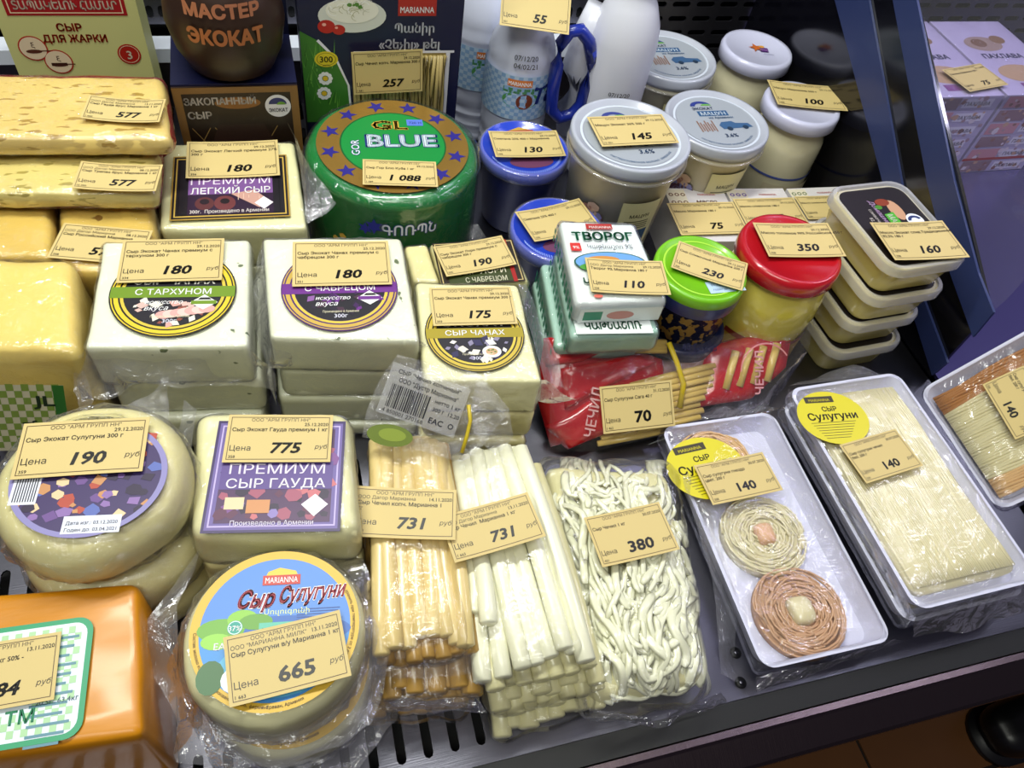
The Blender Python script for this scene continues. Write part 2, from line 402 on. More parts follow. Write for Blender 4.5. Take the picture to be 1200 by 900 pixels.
# back wall with slots
WY = .89
Mw = Matrix(((1,0,0,0),(0,0,-1,WY),(0,1,0,0),(0,0,0,1)))
mb = MB(); slot_plate(mb, -.55, .40, .09, .118, .0125, .028, .0075, .0135, Mw); slot_plate(mb, -.55, .40, .118, .146, .0125, .028, .0075, .0135, Mw)
mb.add(*box(-.55, WY, .146, .40, WY+.004, .7))
slot_plate(mb, .40, 1.5, .048, .124, .034, .019, .026, .007, Mw); mb.add(*box(.40, WY, .124, 1.5, WY+.004, .7)); mb.add(*box(.40, WY, 0, 1.5, WY+.004, .048))
struct(mb.build('wall_back', mat('wall_steel', '#7d7c88', .38, 1), smooth=False))
mb = MB(); mb.add(*box(-.8, WY+.012, -.06, 1.5, WY+.02, .7)); struct(mb.build('wall_back_pan', BLACK, smooth=False)); bpy.data.objects['wall_back_pan'].name = 'wall_rear'
mb = MB(); mb.add(*box(-.55, WY-.03, .062, .40, WY-.003, .078)); struct(mb.build('trim_6', mat('pale_lip', '#dfe6f4', .3), smooth=False))
mb = MB(); mb.add(*box(-.55, WY-.02, 0, .40, WY-.001, .06)); struct(mb.build('trim_7', STEELD, smooth=False))
# divider: dark panel with two blue strips, then a clear pane
XD = .622
def PXd(u, v): p = PX(u, v, XD); return p
e0, e1 = PXd(1073, 0), PXd(1150, 330)
e1.z = max(e1.z, 0); 
def slab(name, pts, th, m):
    mb = MB(); n = len(pts); V = [Vector((XD, y, z)) for y, z in pts]+[Vector((XD+th, y, z)) for y, z in pts]
    mb.add(V, [tuple(range(n)), tuple(reversed(range(n, 2*n)))]+[(i, n+i, n+(i+1) % n, (i+1) % n) for i in range(n)]); return mb.build(name, m, smooth=False)
dk = mat('dark_glass', '#0a0a12', .12, coat=.5)
a0, a1 = PXd(1073, 0), PXd(1160, 365)
o = slab('wall_right', [(.885, 0), (.885, .30), (a0.y, a0.z), (a1.y, a1.z), (a1.y, 0)], .004, dk); struct(o)
BLUE = mat('blue_strip', '#2c3866', .4, coat=.2)
def strip(name, p):
    q = [PX(u, v, XD-.003) for u, v in p]; mb = MB(); n = len(q)
    V = q+[r+Vector((.0028, 0, 0)) for r in q]; mb.add(V, [tuple(range(n)), tuple(reversed(range(n, 2*n)))]+[(i, (i+1) % n, n+(i+1) % n, n+i) for i in range(n)]); return mb.build(name, BLUE, smooth=False)
struct(strip('trim_8', [(978, 0), (1018, 0), (1056, 213), (1080, 345), (1110, 425), (1092, 440), (1062, 345), (1034, 213)]))
struct(strip('trim_9', [(1046, 0), (1074, 0), (1118, 213), (1146, 320), (1164, 366), (1140, 395), (1113, 320), (1086, 213)]))
mb = MB(); pts = [(a0.y, a0.z), (a1.y, a1.z), (a1.y, 0), (.34, 0), (.34, .45), (a0.y, .45)]
gl = film('divider_glass', .0, .04, .0, 5, tint=(.86, .84, .96), milk=.05)
mb = MB(); mb.add([Vector((XD, y, z)) for y, z in [(a0.y-.001, a0.z), (a1.y-.001, a1.z), (.345, .12), (.345, .45), (a0.y-.001, .45)]], [(0, 1, 2, 3, 4)]); struct(mb.build('window_1', gl, smooth=False))
# neighbour compartment
mb = MB(); mb.add(*box(XD+.01, .1, -.004, 1.5, .88, 0)); struct(mb.build('trim_10', mat('neighbour_deck', '#5c5690', .25, .6, bump=.2, bscale=14), smooth=False))
# floor of the shop in front
mb = MB(); FZ = -.75
mb.add([(-2, -2, FZ), (3, -2, FZ), (3, .4, FZ), (-2, .4, FZ)], [(0, 1, 2, 3)])
fl = struct(mb.build('floor', mat('tile_grout', '#1d110a', .6), smooth=False))
mt = mat('floor_tile', '#6b4526', .35, var=.15, vscale=2)
for i in range(6):
    for j in range(4):
        x = -.5+i*.33; y = .35-.33*(j+1); mb = MB(); mb.add(*box(x+.003, y+.003, FZ, x+.327, y+.327, FZ+.004)); mb.build('tile', mt, fl, smooth=False)
mb = MB(); mb.add(*box(-.8, .26, FZ, 1.5, .28, -.03)); struct(mb.build('trim_11', mat('plinth', '#2a1c14', .6), smooth=False))
# black shoe on the floor
sp = Plane((0, 0, FZ+.04), (0, 0, 1)).hit(1190, 845)
mb = MB(); V, Fc = rbox(.13, .05, .035, .034, 12); V = [Vector((p.x+sp.x+.06, p.y*(1-.25*(p.x/.13)**2)+sp.y-.01, p.z*(1+.4*max(0, p.x/.13))+FZ+.045)) for p in V]; mb.add(V, Fc)
tg = thing('shoe', 'black shoe on the brown floor past the steel rail', 'shoe', (sp.x, sp.y, FZ)); mb.build('upper', mat('shoe_leather', '#060606', .35), tg)
mb = MB(); mb.add(*loft([(rrect(.135, .05, .045), 0), (rrect(.135, .05, .045), .012)], Matrix.Translation((sp.x+.06, sp.y-.01, FZ+.004)))); mb.build('sole', BLACK, tg)

# ------------------------------------------------------------------ price tags
def price_tag(pl, l, r, price, lines, label, company='ООО "АРМ ГРУПП НН"', comp2=None, date='29.12.2020', code='358', asp=.58, bend=0, lift=.0016, grp=None, tilt=0, it=.22, bendy=0, ps=None):
    asp *= {'665': 1.0, '731': 1.08, '380': 1.08, '70': 1.0, '140': 1.02, '684': 1.08}.get(price, 1.17); M, w_ = frame(pl, l, r); h_ = w_*asp
    M = M @ Matrix.Translation((0, 0, lift)) @ Matrix.Rotation(tilt, 4, 'X')
    t = thing('price_tag', label, 'price tag', M.translation)
    hx, hy = w_/2, h_/2
    def fn(x, y, z): return Vector((x, y, z+.0003+bend*(x/hx)**2+bendy*(y/hy)**2))
    nx, ny = 12, 6; V = []; Fc = []
    # scalloped perforated right and bottom edges
    for k in (0, 1):
        for j in range(ny+1):
            for i in range(nx+1):
                x = -hx+2*hx*i/nx; y = -hy+2*hy*j/ny; p = fn(x, y, 0); p.z -= .0003*k+.00004; V.append(M @ p)
    n1 = (nx+1)*(ny+1)
    for j in range(ny):
        for i in range(nx):
            a = j*(nx+1)+i; Fc.append((a, a+1, a+nx+2, a+nx+1)); Fc.append((n1+a+nx+1, n1+a+nx+2, n1+a+1, n1+a))
    rim = [i for i in range(nx+1)]+[j*(nx+1)+nx for j in range(1, ny+1)]+[ny*(nx+1)+i for i in range(nx-1, -1, -1)]+[j*(nx+1) for j in range(ny-1, 0, -1)]
    for i in range(len(rim)): a, b = rim[i], rim[(i+1) % len(rim)]; Fc.append((b, a, n1+a, n1+b))
    mb = MB(); mb.add(V, Fc); mb.build('card', CARD, t, smooth=False)
    f = Flat(); W = 1.0; Hh = asp; k = '#231a12'; x0, x1, y0, y1 = -.47, .47, -Hh/2+.03, Hh/2-.03
    f.frame(x0, y0, x1, y1, .006, '#4a3018', 1, 12)
    s = .052 if asp >= .5 else .045
    f.text(company, 0, y1-.052, s, '#4a3a2a', 1, al='c')
    yy = y1-.105
    if comp2: f.text(comp2, x0+.02, yy, s, k, 1); 
    f.text(date, x1-.012, yy, s, k, 1, bold=.5, al='r'); 
    yy -= .062
    for ln in lines: f.text(ln, x0+.02, yy, .058, k, 1, bold=.7); yy -= .062
    f.text('Цена', x0+.02, y0+.10, .085, k, 1); f.text(code, x0+.02, y0+.018, .042, k, 1, bold=.5)
    pz = ps or .165; f.text(price, .06, y0+.075, pz, '#0c0a08', 1, bold=1.3, it=it, al='c', wd=glyphs(price, 1.3)[2]*pz*1.18); f.text('руб', x1-.015, y0+.12, .068, k, 1, it=.2, al='r')
    f.build('print', t, M, fn, w_); return t

# ------------------------------------------------------------------ cheese blocks
def block(name, label, pts, z0, z1, m, r=.006, amp=.0012, group=None, n=16, cat='cheese', wrap=None, wamp=.0015, seed=1, wg=.0012):
    hx, hy, hz, f, c = quadwarp(pts, z0, z1)
    t = thing(name, label, cat, c, group); V, Fc = rbox(hx, hy, hz, r, n, f, amp, 35, seed); mb = MB(); mb.add(V, Fc); mb.build('cheese', m, t)
    if wrap:
        hx, hy, hz, f, c = quadwarp(pts, z0, z1, wg); V, Fc = rbox(hx, hy, hz, r+wg, n+12, f, wamp, 90, seed+5); mb = MB(); mb.add(V, Fc); mb.build('plastic_wrap', wrap, t)
    return t
def flap(t, inner, outer, nu=30, nv=6, amp=.006, seed=0, m=None, fr=45, name='film_flap'):
    """inner, outer: lists of (u,v,z)"""
    mb = MB(); mb.add(*sheet([P(*p) for p in inner], [P(*p) for p in outer], nu, nv, amp, fr, seed)); return mb.build(name, m or FILMS, t)
def stack_under(pts, zs, m, kind, labs, offs, group, name='cheese_block'):
    for i, (z0, z1) in enumerate(zs):
        hx, hy, hz, f, c = quadwarp(pts[0], *pts[1]); dx, dy = offs[i]
        t = thing(name, labs[i], 'cheese', (c.x+dx, c.y+dy, z0), group)
        g = lambda q, f=f, dx=dx, dy=dy, z0=z0, z1=z1: (lambda w: Vector((w.x+dx, w.y+dy, (z0+z1)/2+q.z)))(f(q))
        V, Fc = rbox(hx, hy, (z1-z0)/2-.0004, .006, 14, g, .0012, 35, 7+i); mb = MB(); mb.add(V, Fc); mb.build('cheese', m, t)
        V, Fc = rbox(hx*1.012, hy*1.012, (z1-z0)/2-.0001, .007, 24, g, .0012, 90, 3+i); mb = MB(); mb.add(V, Fc); mb.build('plastic_wrap', FILM, t)

LIFT = .0020
# --- back left: two slabs with red rind
q = [(-60, 84), (192, 88), (202, 163), (-60, 163)]
t = block('cheese_wedge', 'long speckled yellow cheese slab with red rind, in front of the frying cheese carton', q, .147, .165, GOUDA, .008, .002, wrap=FILM, seed=2)
hx, hy, hz, f, c = quadwarp(q, .1465, .1600, .0012); V, Fc = rbox(hx, hy, hz, .014, 12, f, .002, 30, 9); mb = MB(); mb.add(V, Fc); mb.build('rind', REDW, t)
t = block('waxed_cheese', 'red waxed cheese under the long speckled yellow slab', [(-60, 92), (184, 94), (192, 146), (-60, 146)], .0, .145, REDW, .014, .002, seed=3)
price_tag(HZ(.165+LIFT), (101, 129), (192, 134), '577', ['Сыр Гауда брус Марианна 1 кг'], 'yellow tag reading 577 on the rear long yellow cheese slab', comp2='ООО Дагор Марианна', bend=.002, asp=.46, date='13.11.2020', code='1 660')
q = [(-60, 168), (188, 171), (184, 228), (-60, 226)]
t = block('cheese_wedge', 'long greenish yellow cheese slab in film, second from the back on the left', q, .124, .142, GOUDA2, .008, .002, wrap=FILM, seed=5)
hx, hy, hz, f, c = quadwarp(q, .1225, .1365, .0012); V, Fc = rbox(hx, hy, hz, .014, 12, f, .002, 30, 9); mb = MB(); mb.add(V, Fc); mb.build('rind', REDW, t)
block('waxed_cheese', 'red waxed cheese under the greenish yellow slab', [(-60, 178), (180, 180), (178, 202), (-60, 202)], .0, .121, REDW, .012, .002, seed=6)
price_tag(HZ(.142+LIFT), (91, 208), (188, 212), '577', ['Сыр Трапез брус Марианна 1 кг'], 'yellow tag reading 577 on the greenish yellow slab', comp2='ООО Дагор Марианна', bend=.0015, asp=.46, date='08.12.2020', code='15 350')
# --- two holed pieces
q = [(-40, 226), (60, 228), (62, 302), (-44, 300)]
t = block('cheese_piece', 'holed golden cheese piece at the left edge of the photo', q, .06, .12, ROSS, .008, .002, wrap=FILM, seed=8)
block('cheese_piece', 'golden cheese below the leftmost holed piece', q, .0, .059, ROSS, .008, .002, seed=8)
q = [(67, 225), (178, 228), (190, 318), (66, 318)]
t = block('cheese_piece', 'holed golden cheese piece carrying a tag, behind the tarragon cheese', q, .06, .118, ROSS, .008, .002, wrap=FILM, seed=9)
block('cheese_piece', 'golden cheese below the tagged holed piece', q, .0, .059, ROSS, .008, .002, seed=9)
price_tag(HZ(.118+LIFT), (66, 283), (172, 292), '577', ['Сыр Российский Марианна'], 'yellow tag half hidden behind the tarragon cheese, on the holed golden piece', comp2='ООО Дагор Марианна', asp=.5, date='08.12.2020')

# --- yellow block at the left edge
q = [(-90, 298), (88, 298), (95, 415), (-90, 410)]
t = block('cheese_block', 'large smooth yellow cheese block with green checked side label, at the left edge', q, .0, .13, YELL, .012, .003, wrap=FILM, seed=11)
a = P(-40, 418, .125); b = P(88, 424, .125); d = (b-a).normalized()
pl = Plane(P(88, 424, .125)+Vector((0, -.0015, 0)), Vector((0, -1, 0.02)))
M, wd = frame(pl, (-40, 470), (60, 470)); M = M @ Matrix.Translation((-.02, -.015, .004))
f = Flat(); f.rect(-.06, -.04, .055, .038, '#e8e6c8', 0)
for i in range(16):
    for j in range(10):
        if (i+j) % 2 == 0: f.rect(.0+i*.0045-.02, -.036+j*.0075, .0045+i*.0045-.02, -.0285+j*.0075, '#8fae4a', 1)
f.rect(.048, -.04, .055, .038, '#2f7d2c', 2); f.rect(-.02, -.04, -.017, .038, '#c9b84a', 2)
f.text('JL', .035, .015, .016, '#1c3a18', 3, bold=1, rot=0); f.text('ԱԿԱ', .035, -.03, .012, '#1c3a18', 3, bold=1, rot=PI/2)
f.build('label', t, M)

# --- back centre: light cheese with dark label
q = [(189, 168), (345, 165), (360, 268), (186, 268)]
t = block('cheese_block', 'pale cheese block with dark framed label, in front of the pot carton', q, .066, .11, PALE, .005, .001, wrap=FILM, seed=12)
Tq = HZ(.1125); M, wd = frame(Tq, (201, 220), (338, 216)); s = wd
f = Flat(); f.rect(-.5, -.36, .5, .36, '#17131a', 0); f.frame(-.5, -.36, .5, .36, .012, '#b08d3a', 1); f.frame(-.47, -.33, .47, .33, .012, '#c9a74b', 1); f.frame(-.44, -.31, .42, .31, .008, '#000000', 1)
f.rect(-.36, -.31, .36, .33, '#2a1630', 1); f.rect(-.36, -.09, .36, .10, '#7a5390', 1.5)
f.text('ПРЕМИУМ', 0, .02, .115, '#e8dcec', 3, al='c', wd=.68); f.text('ЛЕГКИЙ СЫР', 0, -.085, .095, '#ffffff', 3, bold=.6, al='c', wd=.68)
f.ell(-.22, -.19, .08, .07, '#5a2c2e', 2); f.ell(-.05, -.19, .09, .08, '#6b3436', 2); f.ell(-.22, -.17, .04, .03, '#20101a', 2.5); f.ell(-.05, -.17, .04, .03, '#1a0c12', 2.5)
f.poly([(.0, -.09), (.2, -.05), (.34, -.19), (.24, -.25)], '#c79a8c', 2); f.poly([(.28, -.13), (.36, -.2), (.28, -.27), (.2, -.2)], '#f0e8ea', 3)
for i in range(5): f.rect(.06+i*.045, -.16+.01*i, .065+i*.045, -.07-.02*i, '#e2c4ae', 2.6)
f.text('300г.  Произведено в Армении', -.34, -.295, .05, '#f0e6e0', 3, bold=.5, wd=.66)
f.build('label', t, M @ Matrix.Diagonal((1, 1.22, 1, 1)), sc=s)
price_tag(HZ(.11+.0032), (219, 190), (327, 187), '180', ['Сыр Экокат Легкий премиум 27%', '300 г'], 'yellow tag reading 180 on the block with dark framed label', asp=.56, code='356', bend=.001)
flap(t, [(186, 262, .10), (270, 266, .10), (362, 262, .10)], [(182, 285, .085), (280, 276, .09), (394, 237, .11)], seed=3, amp=.005)
flap(t, [(345, 165, .108), (352, 200, .108), (360, 262, .105)], [(338, 146, .13), (362, 190, .12), (394, 240, .11)], seed=8, amp=.004)
stack_under((q, (.066, .11)), [(.022, .065), (0, .021)], PALE, '', ['pale cheese block directly beneath the one with dark framed label', 'lowest pale cheese block of the stack before the pot carton'], [(-.002, -.001), (.002, .0)], None)

# --- three white blocks with round labels
def round_label(t, pl, l, r, band, band_text, top_text, ring, seed, food, bt='#ffffff'):
    M, wd = frame(pl, l, r); s = wd/2; f = Flat()
    f.ell(0, 0, 1, 1, '#1b1410' if seed != 2 else '#4b1c66', 0, n=56); f.ring(0, 0, .86, .93, ring, 1); f.ring(0, 0, .78, .83, '#d9bf45', 1); f.ring(0, 0, .955, .975, ring, 1)
    f.ell(0, 0, .77, .77, '#17141e', .5, n=48)
    bx = .98; f.rect(-bx, -.13, bx, .12, band, 2); f.text(band_text, 0, -.065, .18, bt, 3, bold=.5, al='c', wd=1.2)
    f.text(top_text, 0, .17, .22, '#f2efe6', 3, bold=.8, al='c', wd=1.3)
    rg = random.Random(seed)
    for k in range(26):
        a = rg.uniform(PI*1.08, PI*1.92); q = rg.uniform(.2, .68); x, y = q*math.cos(a), q*math.sin(a)*1.0-.06
        c = rg.choice(food); z = rg.uniform(.04, .13); an = rg.random()*3
        f.poly([(x+z*math.cos(an+j*PI/2)*(1 if j % 2 else .7), y+z*math.sin(an+j*PI/2)*(1 if j % 2 else .7)) for j in range(4)], c, 1.5+.05*k)
    if seed == 1:
        for k in range(7): f.ell(-.1+.11*k, -.52+.02*k, .13, .09, ('#dca6a0', '#e9c4bb')[k % 2], 2.9+.02*k, n=14)
    if seed == 3:
        f.ell(.28, -.5, .19, .15, '#f2efe4', 3, n=20); f.ell(.28, -.5, .12, .09, '#c9a27a', 3.1, n=16); f.speck(.2, -.55, .36, -.45, 6, ['#c33a22', '#5f7d2c'], .025, 3.2)
    else:
        f.text('искусство', -.42, -.28, .12, '#ffffff', 4, it=.3, bold=.3, wd=.58); f.text('вкуса', -.42, -.42, .14, '#ffffff', 4, it=.3, bold=.3, wd=.36)
    if seed != 3:
        f.poly([(.5, -.08), (.72, -.26), (.5, -.42), (.28, -.26)], '#eef0ea', 4); f.rect(.3, -.3, .7, -.22, band, 4.5); f.poly([(.4, -.2), (.44, -.15), (.58, -.15), (.62, -.2)], '#151515', 5)
    f.text('Произведено в Армении', 0, -.58, .07, '#e8e0c0', 4, al='c', wd=.6)
    f.text('300г', 0, -.70, .12, '#e8e8f8', 4, al='c')
    f.build('label', t, M, sc=s); return M, s
Z1 = .13
q = [(120, 283), (293, 280), (291, 406), (99, 408)]
t = block('cheese_block', 'white herbed cheese block with round green banded label, topmost of the left stack', q, .088, Z1, HERB, .0042, .001, wrap=FILM, seed=14)
round_label(t, HZ(Z1+.0024), (128, 343), (277, 341), '#6f8f1e', 'С ТАРХУНОМ', 'СЫР ЧАНАХ', '#e2c62e', 1, ['#e0b6ac', '#d9a49a', '#5a7a2a', '#ece5d2', '#2b2338', '#8b4a3c'])
price_tag(HZ(Z1+.0032), (141, 308), (262, 305), '180', ['Сыр Экокат Чанах премиум с', 'тархуном 300 г'], 'yellow tag reading 180 on the white cheese with green banded label', asp=.53, code='334')
flap(t, [(99, 408, .125), (200, 410, .125), (291, 406, .125)], [(92, 470, .085), (205, 448, .10), (330, 452, .08)], 40, 8, .007, 4)
flap(t, [(99, 408, .125), (96, 430, .11), (110, 470, .09)], [(88, 425, .115), (82, 455, .10), (105, 490, .08)], 20, 5, .005, 14)
stack_under((q, (.088, Z1)), [(.045, .0875), (.001, .0445)], HERB, '', ['herbed cheese block, second from top of the left stack', 'herbed cheese block at the bottom of the left stack'], [(.004, .003), (.001, -.002)], None)
q = [(307, 278), (470, 278), (492, 400), (316, 396)]
t = block('cheese_block', 'white cheese block with round purple label, topmost of the middle stack', q, .092, Z1, HERB, .0042, .001, wrap=FILM, seed=15)
round_label(t, HZ(Z1+.0024), (329, 339), (466, 336), '#6b2a86', 'С ЧАБРЕЦОМ', 'СЫР ЧАНАХ', '#c9a94a', 2, ['#3a1450', '#6b2a86', '#20162c', '#8a5a9c', '#40263a'])
price_tag(HZ(Z1+.0032), (343, 311), (457, 309), '180', ['Сыр Экокат Чанах премиум с', 'чабрецом 300 г'], 'yellow tag reading 180 on the white cheese with purple label', asp=.56, code='351', date='25.12.2020')
flap(t, [(316, 396, .125), (400, 400, .125), (492, 400, .125)], [(318, 430, .10), (400, 418, .105), (530, 425, .10)], 40, 8, .006, 24)
flap(t, [(308, 280, .128), (312, 340, .125), (316, 396, .122)], [(296, 330, .11), (300, 400, .10), (322, 478, .07)], 24, 6, .004, 26)
stack_under((q, (.092, Z1)), [(.054, .0915), (.018, .0535), (.0, .0175)], HERB, '', ['white cheese block directly under the purple labelled one', 'third white cheese block from the top in the middle stack', 'bottom white cheese block of the middle stack'], [(.003, .002), (-.002, .004), (.002, .0)], None)
Z2 = .118
q = [(487, 330), (607, 333), (636, 448), (497, 446)]
t = block('cheese_block', 'white cheese block with round olive label, behind the clear barcode bag', q, .078, Z2, PALE, .0042, .001, wrap=FILM, seed=16)
round_label(t, HZ(Z2+.0024), (498, 391), (614, 389), '#a3921e', 'СЫР ЧАНАХ', 'ЭКОКАТ', '#c9b03c', 3, ['#efece0', '#f5f2e6', '#e2dccb', '#2b2750', '#8a84a0', '#e9e4d4'])
price_tag(HZ(Z2+.0032), (505, 361), (602, 359), '175', ['Сыр Экокат Чанах премиум 300 г'], 'yellow tag reading 175 on the white cheese with olive label', asp=.52, code='333')
flap(t, [(497, 446, .114), (560, 448, .114), (640, 446, .114)], [(500, 462, .10), (590, 458, .10), (674, 470, .09)], 34, 6, .006, 31)
flap(t, [(607, 333, .116), (622, 390, .116), (638, 446, .112)], [(618, 330, .11), (640, 390, .10), (662, 455, .09)], 24, 5, .004, 33)
stack_under((q, (.078, Z2)), [(.040, .0775), (0, .0395)], PALEY, '', ['pale cheese block directly under the olive labelled one', 'bottom pale cheese block under the olive labelled one'], [(.002, .001), (.0, -.002)], None)
# --- block with dark striped label behind
q = [(503, 284), (596, 279), (622, 330), (520, 336)]
ZL = .085
t = block('cheese_block', 'pale cheese block with brown and red edged label, tucked behind the olive labelled one', q, .0, ZL, PALEY, .005, .001, wrap=FILM, seed=18)
M, wd = frame(HZ(ZL+.0024), (512, 310), (608, 304)); f = Flat(); f.rect(-.5, -.36, .5, .36, '#2a2014', 0); f.frame(-.48, -.34, .48, .34, .012, '#c9b478', 1)
f.rect(.36, -.36, .41, .36, '#a31f1a', 2); f.rect(-.4, -.34, .36, .0, '#39431c', 1); f.text('СЫР ЛОРИ', 0, -.2, .13, '#f0ead0', 3, bold=.6, al='c', wd=.6); f.text('С ЧАБРЕЦОМ', .04, -.33, .11, '#e0dcc0', 3, bold=.5, al='c', wd=.5); f.build('label', t, M, sc=wd)
price_tag(HZ(ZL+.0035), (515, 309), (596, 295), '190', ['Сыр Экокат Лори премиум с', 'чабрецом 300 г'], 'tilted yellow tag reading 190 on the brown and red edged label', asp=.5, code='335', bend=.001)
t = block('cheese_block', 'narrow pale cheese block peeping out between the purple labelled stack and the brown labelled one', [(474, 288), (500, 286), (516, 330), (484, 330)], 0, .083, PALEY, .004, .001, wrap=FILM, seed=19)

# --- gouda block front
ZG = .115
q = [(228, 480), (411, 481), (424, 626), (217, 630)]
t = block('cheese_block', 'wide pale cheese block with purple rectangular label, behind the round blue labelled cheese', q, .07, ZG, PALE, .011, .002, wrap=FILM, seed=20)
M, wd = frame(HZ(ZG+.0026), (246, 556), (402, 555)); f = Flat(); a = .44
f.rect(-.5, -a, .5, a, '#6a5a9a', 0); f.frame(-.5, -a, .5, a, .02, '#3a2a5c', 1); f.frame(-.46, -a+.04, .46, a-.04, .012, '#b9a9d8', 1)
f.rect(-.42, -a+.07, .42, a-.07, '#4b2a55', 1); f.speck(-.40, -.33, .40, .3, 60, ['#a0526a', '#c26a72', '#5a2a4a', '#7a4a8a', '#2a1a3a', '#8a7ab8'], .055, 1.2, 4)
f.rect(-.42, -.12, .42, .1, '#5a4488', 2.2); f.text('ПРЕМИУМ', 0, .0, .11, '#eadff4', 4, bold=.3, al='c', wd=.72); f.text('СЫР ГАУДА', 0, -.11, .10, '#f4eef8', 4, bold=.4, al='c', wd=.74)
f.rect(-.36, -.27, -.22, -.18, '#e0c9a0', 3); f.rect(-.2, -.3, -.03, -.2, '#c98a58', 3); f.poly([(.3, -.16), (.4, -.24), (.3, -.33), (.2, -.24)], '#ece6ee', 4)
f.text('Произведено в Армении', 0, -.39, .05, '#e8dff0', 4, bold=.4, al='c', wd=.6)
f.build('label', t, M @ Matrix.Diagonal((1, 1.13, 1, 1)), sc=wd)
price_tag(HZ(ZG+.0036), (265, 515), (389, 515), '775', ['Сыр Экокат Гауда премиум 1 кг'], 'yellow tag reading 775 on the wide block with purple label', asp=.47, code='358', date='25.12.2020')
stack_under((q, (.07, ZG)), [(.03, .0695), (0, .0295)], PALEY, '', ['pale cheese block directly under the purple rectangular labelled one', 'lowest pale cheese block under the purple rectangular labelled one'], [(.001, .002), (-.001, .001)], None)
flap(t, [(217, 600, .11), (225, 520, .11), (230, 478, .11)], [(205, 625, .09), (208, 540, .10), (214, 470, .10)], 20, 4, .004, 71)

# --- wheels
def wheel(name, label, c, r, z0, z1, m, cat='cheese', fil=.014, group=None, amp=.0015, wrap=FILM, seed=1):
    t = thing(name, label, cat, (c.x, c.y, z0), group)
    prof = [(r*.5, z0), (r-fil, z0)]+fillet(r, z0, fil, 5, False)[0:]+fillet(r, z1, fil, 6)+[(r*.66, z1), (r*.33, z1), (.001, z1)]
    prof = [(r*.5, z0)]+[(a, b) for a, b in fillet(r, z0, fil, 5, False)]+[(a, b) for a, b in fillet(r, z1, fil, 6)]+[(r*.66, z1), (r*.33, z1), (.0005, z1)]
    V, Fc = lathe(prof, 48); V = [Vector((p.x+c.x, p.y+c.y, p.z))+Vector((p.x, p.y, 0))*(amp/r)*noise.noise(p*28+Vector((seed, 0, 0)))*2 for p in V]
    mb = MB(); mb.add(V, Fc); mb.build('cheese', m, t)
    if wrap:
        g = .0015; prof = [(a+g, b+(g if b > (z0+z1)/2 else 0)) for a, b in prof]; prof = [p for i, p in enumerate(prof)]
        V, Fc = lathe(prof, 72); V = [Vector((p.x+c.x, p.y+c.y, p.z))+(Vector((p.x, p.y, 0))/r)*abs(noise.noise(p*110+Vector((seed, 3, 0))))*.004 for p in V]
        mb = MB(); mb.add(V, Fc); mb.build('plastic_wrap', wrap, t)
    return t
# wheel at the left edge (tag 190)
ZW = .14; c = P(103, 552, ZW); R_ = .0565
t = wheel('round_cheese', 'pale round cheese in crumpled film carrying the 190 tag, upper of two', c, R_, .094, ZW, PALEY, wrap=FILMW, fil=.02)
M, wd = frame(HZ(ZW+.002), (12, 562), (196, 556)); f = Flat(); f.ell(0, 0, .5, .46, '#3c2c5e', 0, n=48)
f.speck(-.42, -.3, .42, .36, 80, ['#6a4a8a', '#c28a5a', '#2a1c3c', '#8a6aa8', '#b04a3a', '#5a6ab0', '#e0c49a'], .045, 1, 6); f.ring(0, 0, .46, .5, '#8a84b8', 2, ky=.92)
f.rect(-.47, -.2, -.3, .02, '#dfe2ee', 2.2)
for k in range(9): f.rect(-.45+k*.016, -.18, -.443+k*.016, 0, '#222233', 3)
f.rect(-.1, -.43, .26, -.3, '#dfe3f2', 3); f.text('Дата изг.: 03.12.2020', -.08, -.365, .036, '#20203a', 4, bold=.5, wd=.32); f.text('Годен до: 03.04.2021', -.08, -.415, .036, '#20203a', 4, bold=.5, wd=.32)
f.build('label', t, M, sc=wd)
price_tag(HZ(ZW+.0036), (21, 530), (172, 521), '190', ['Сыр Экокат Сулугуни 300 г'], 'large yellow tag reading 190 on the round film wrapped cheese', asp=.47, code='359', bend=-.0005)
t2 = wheel('round_cheese', 'pale round cheese beneath the 190 tagged one', c+Vector((.002, -.006, 0)), R_*1.02, .048, .0935, PALEY, wrap=FILMW, fil=.018, seed=4)
wheel('round_cheese', 'lowest pale round cheese of the left pile of three', c+Vector((.002, -.002, 0)), R_, .0, .0475, PALEY, wrap=None, fil=.018, seed=6)
flap(t, [(150, 475, .125), (190, 510, .12), (205, 560, .12), (205, 620, .11)], [(196, 450, .13), (208, 500, .12), (222, 550, .115), (218, 640, .09)], 40, 6, .008, 52, FILMK, 70)
flap(t2, [(10, 620, .09), (80, 660, .08), (190, 650, .08)], [(0, 660, .07), (70, 692, .06), (200, 690, .06)], 40, 6, .008, 55, FILMK, 70)
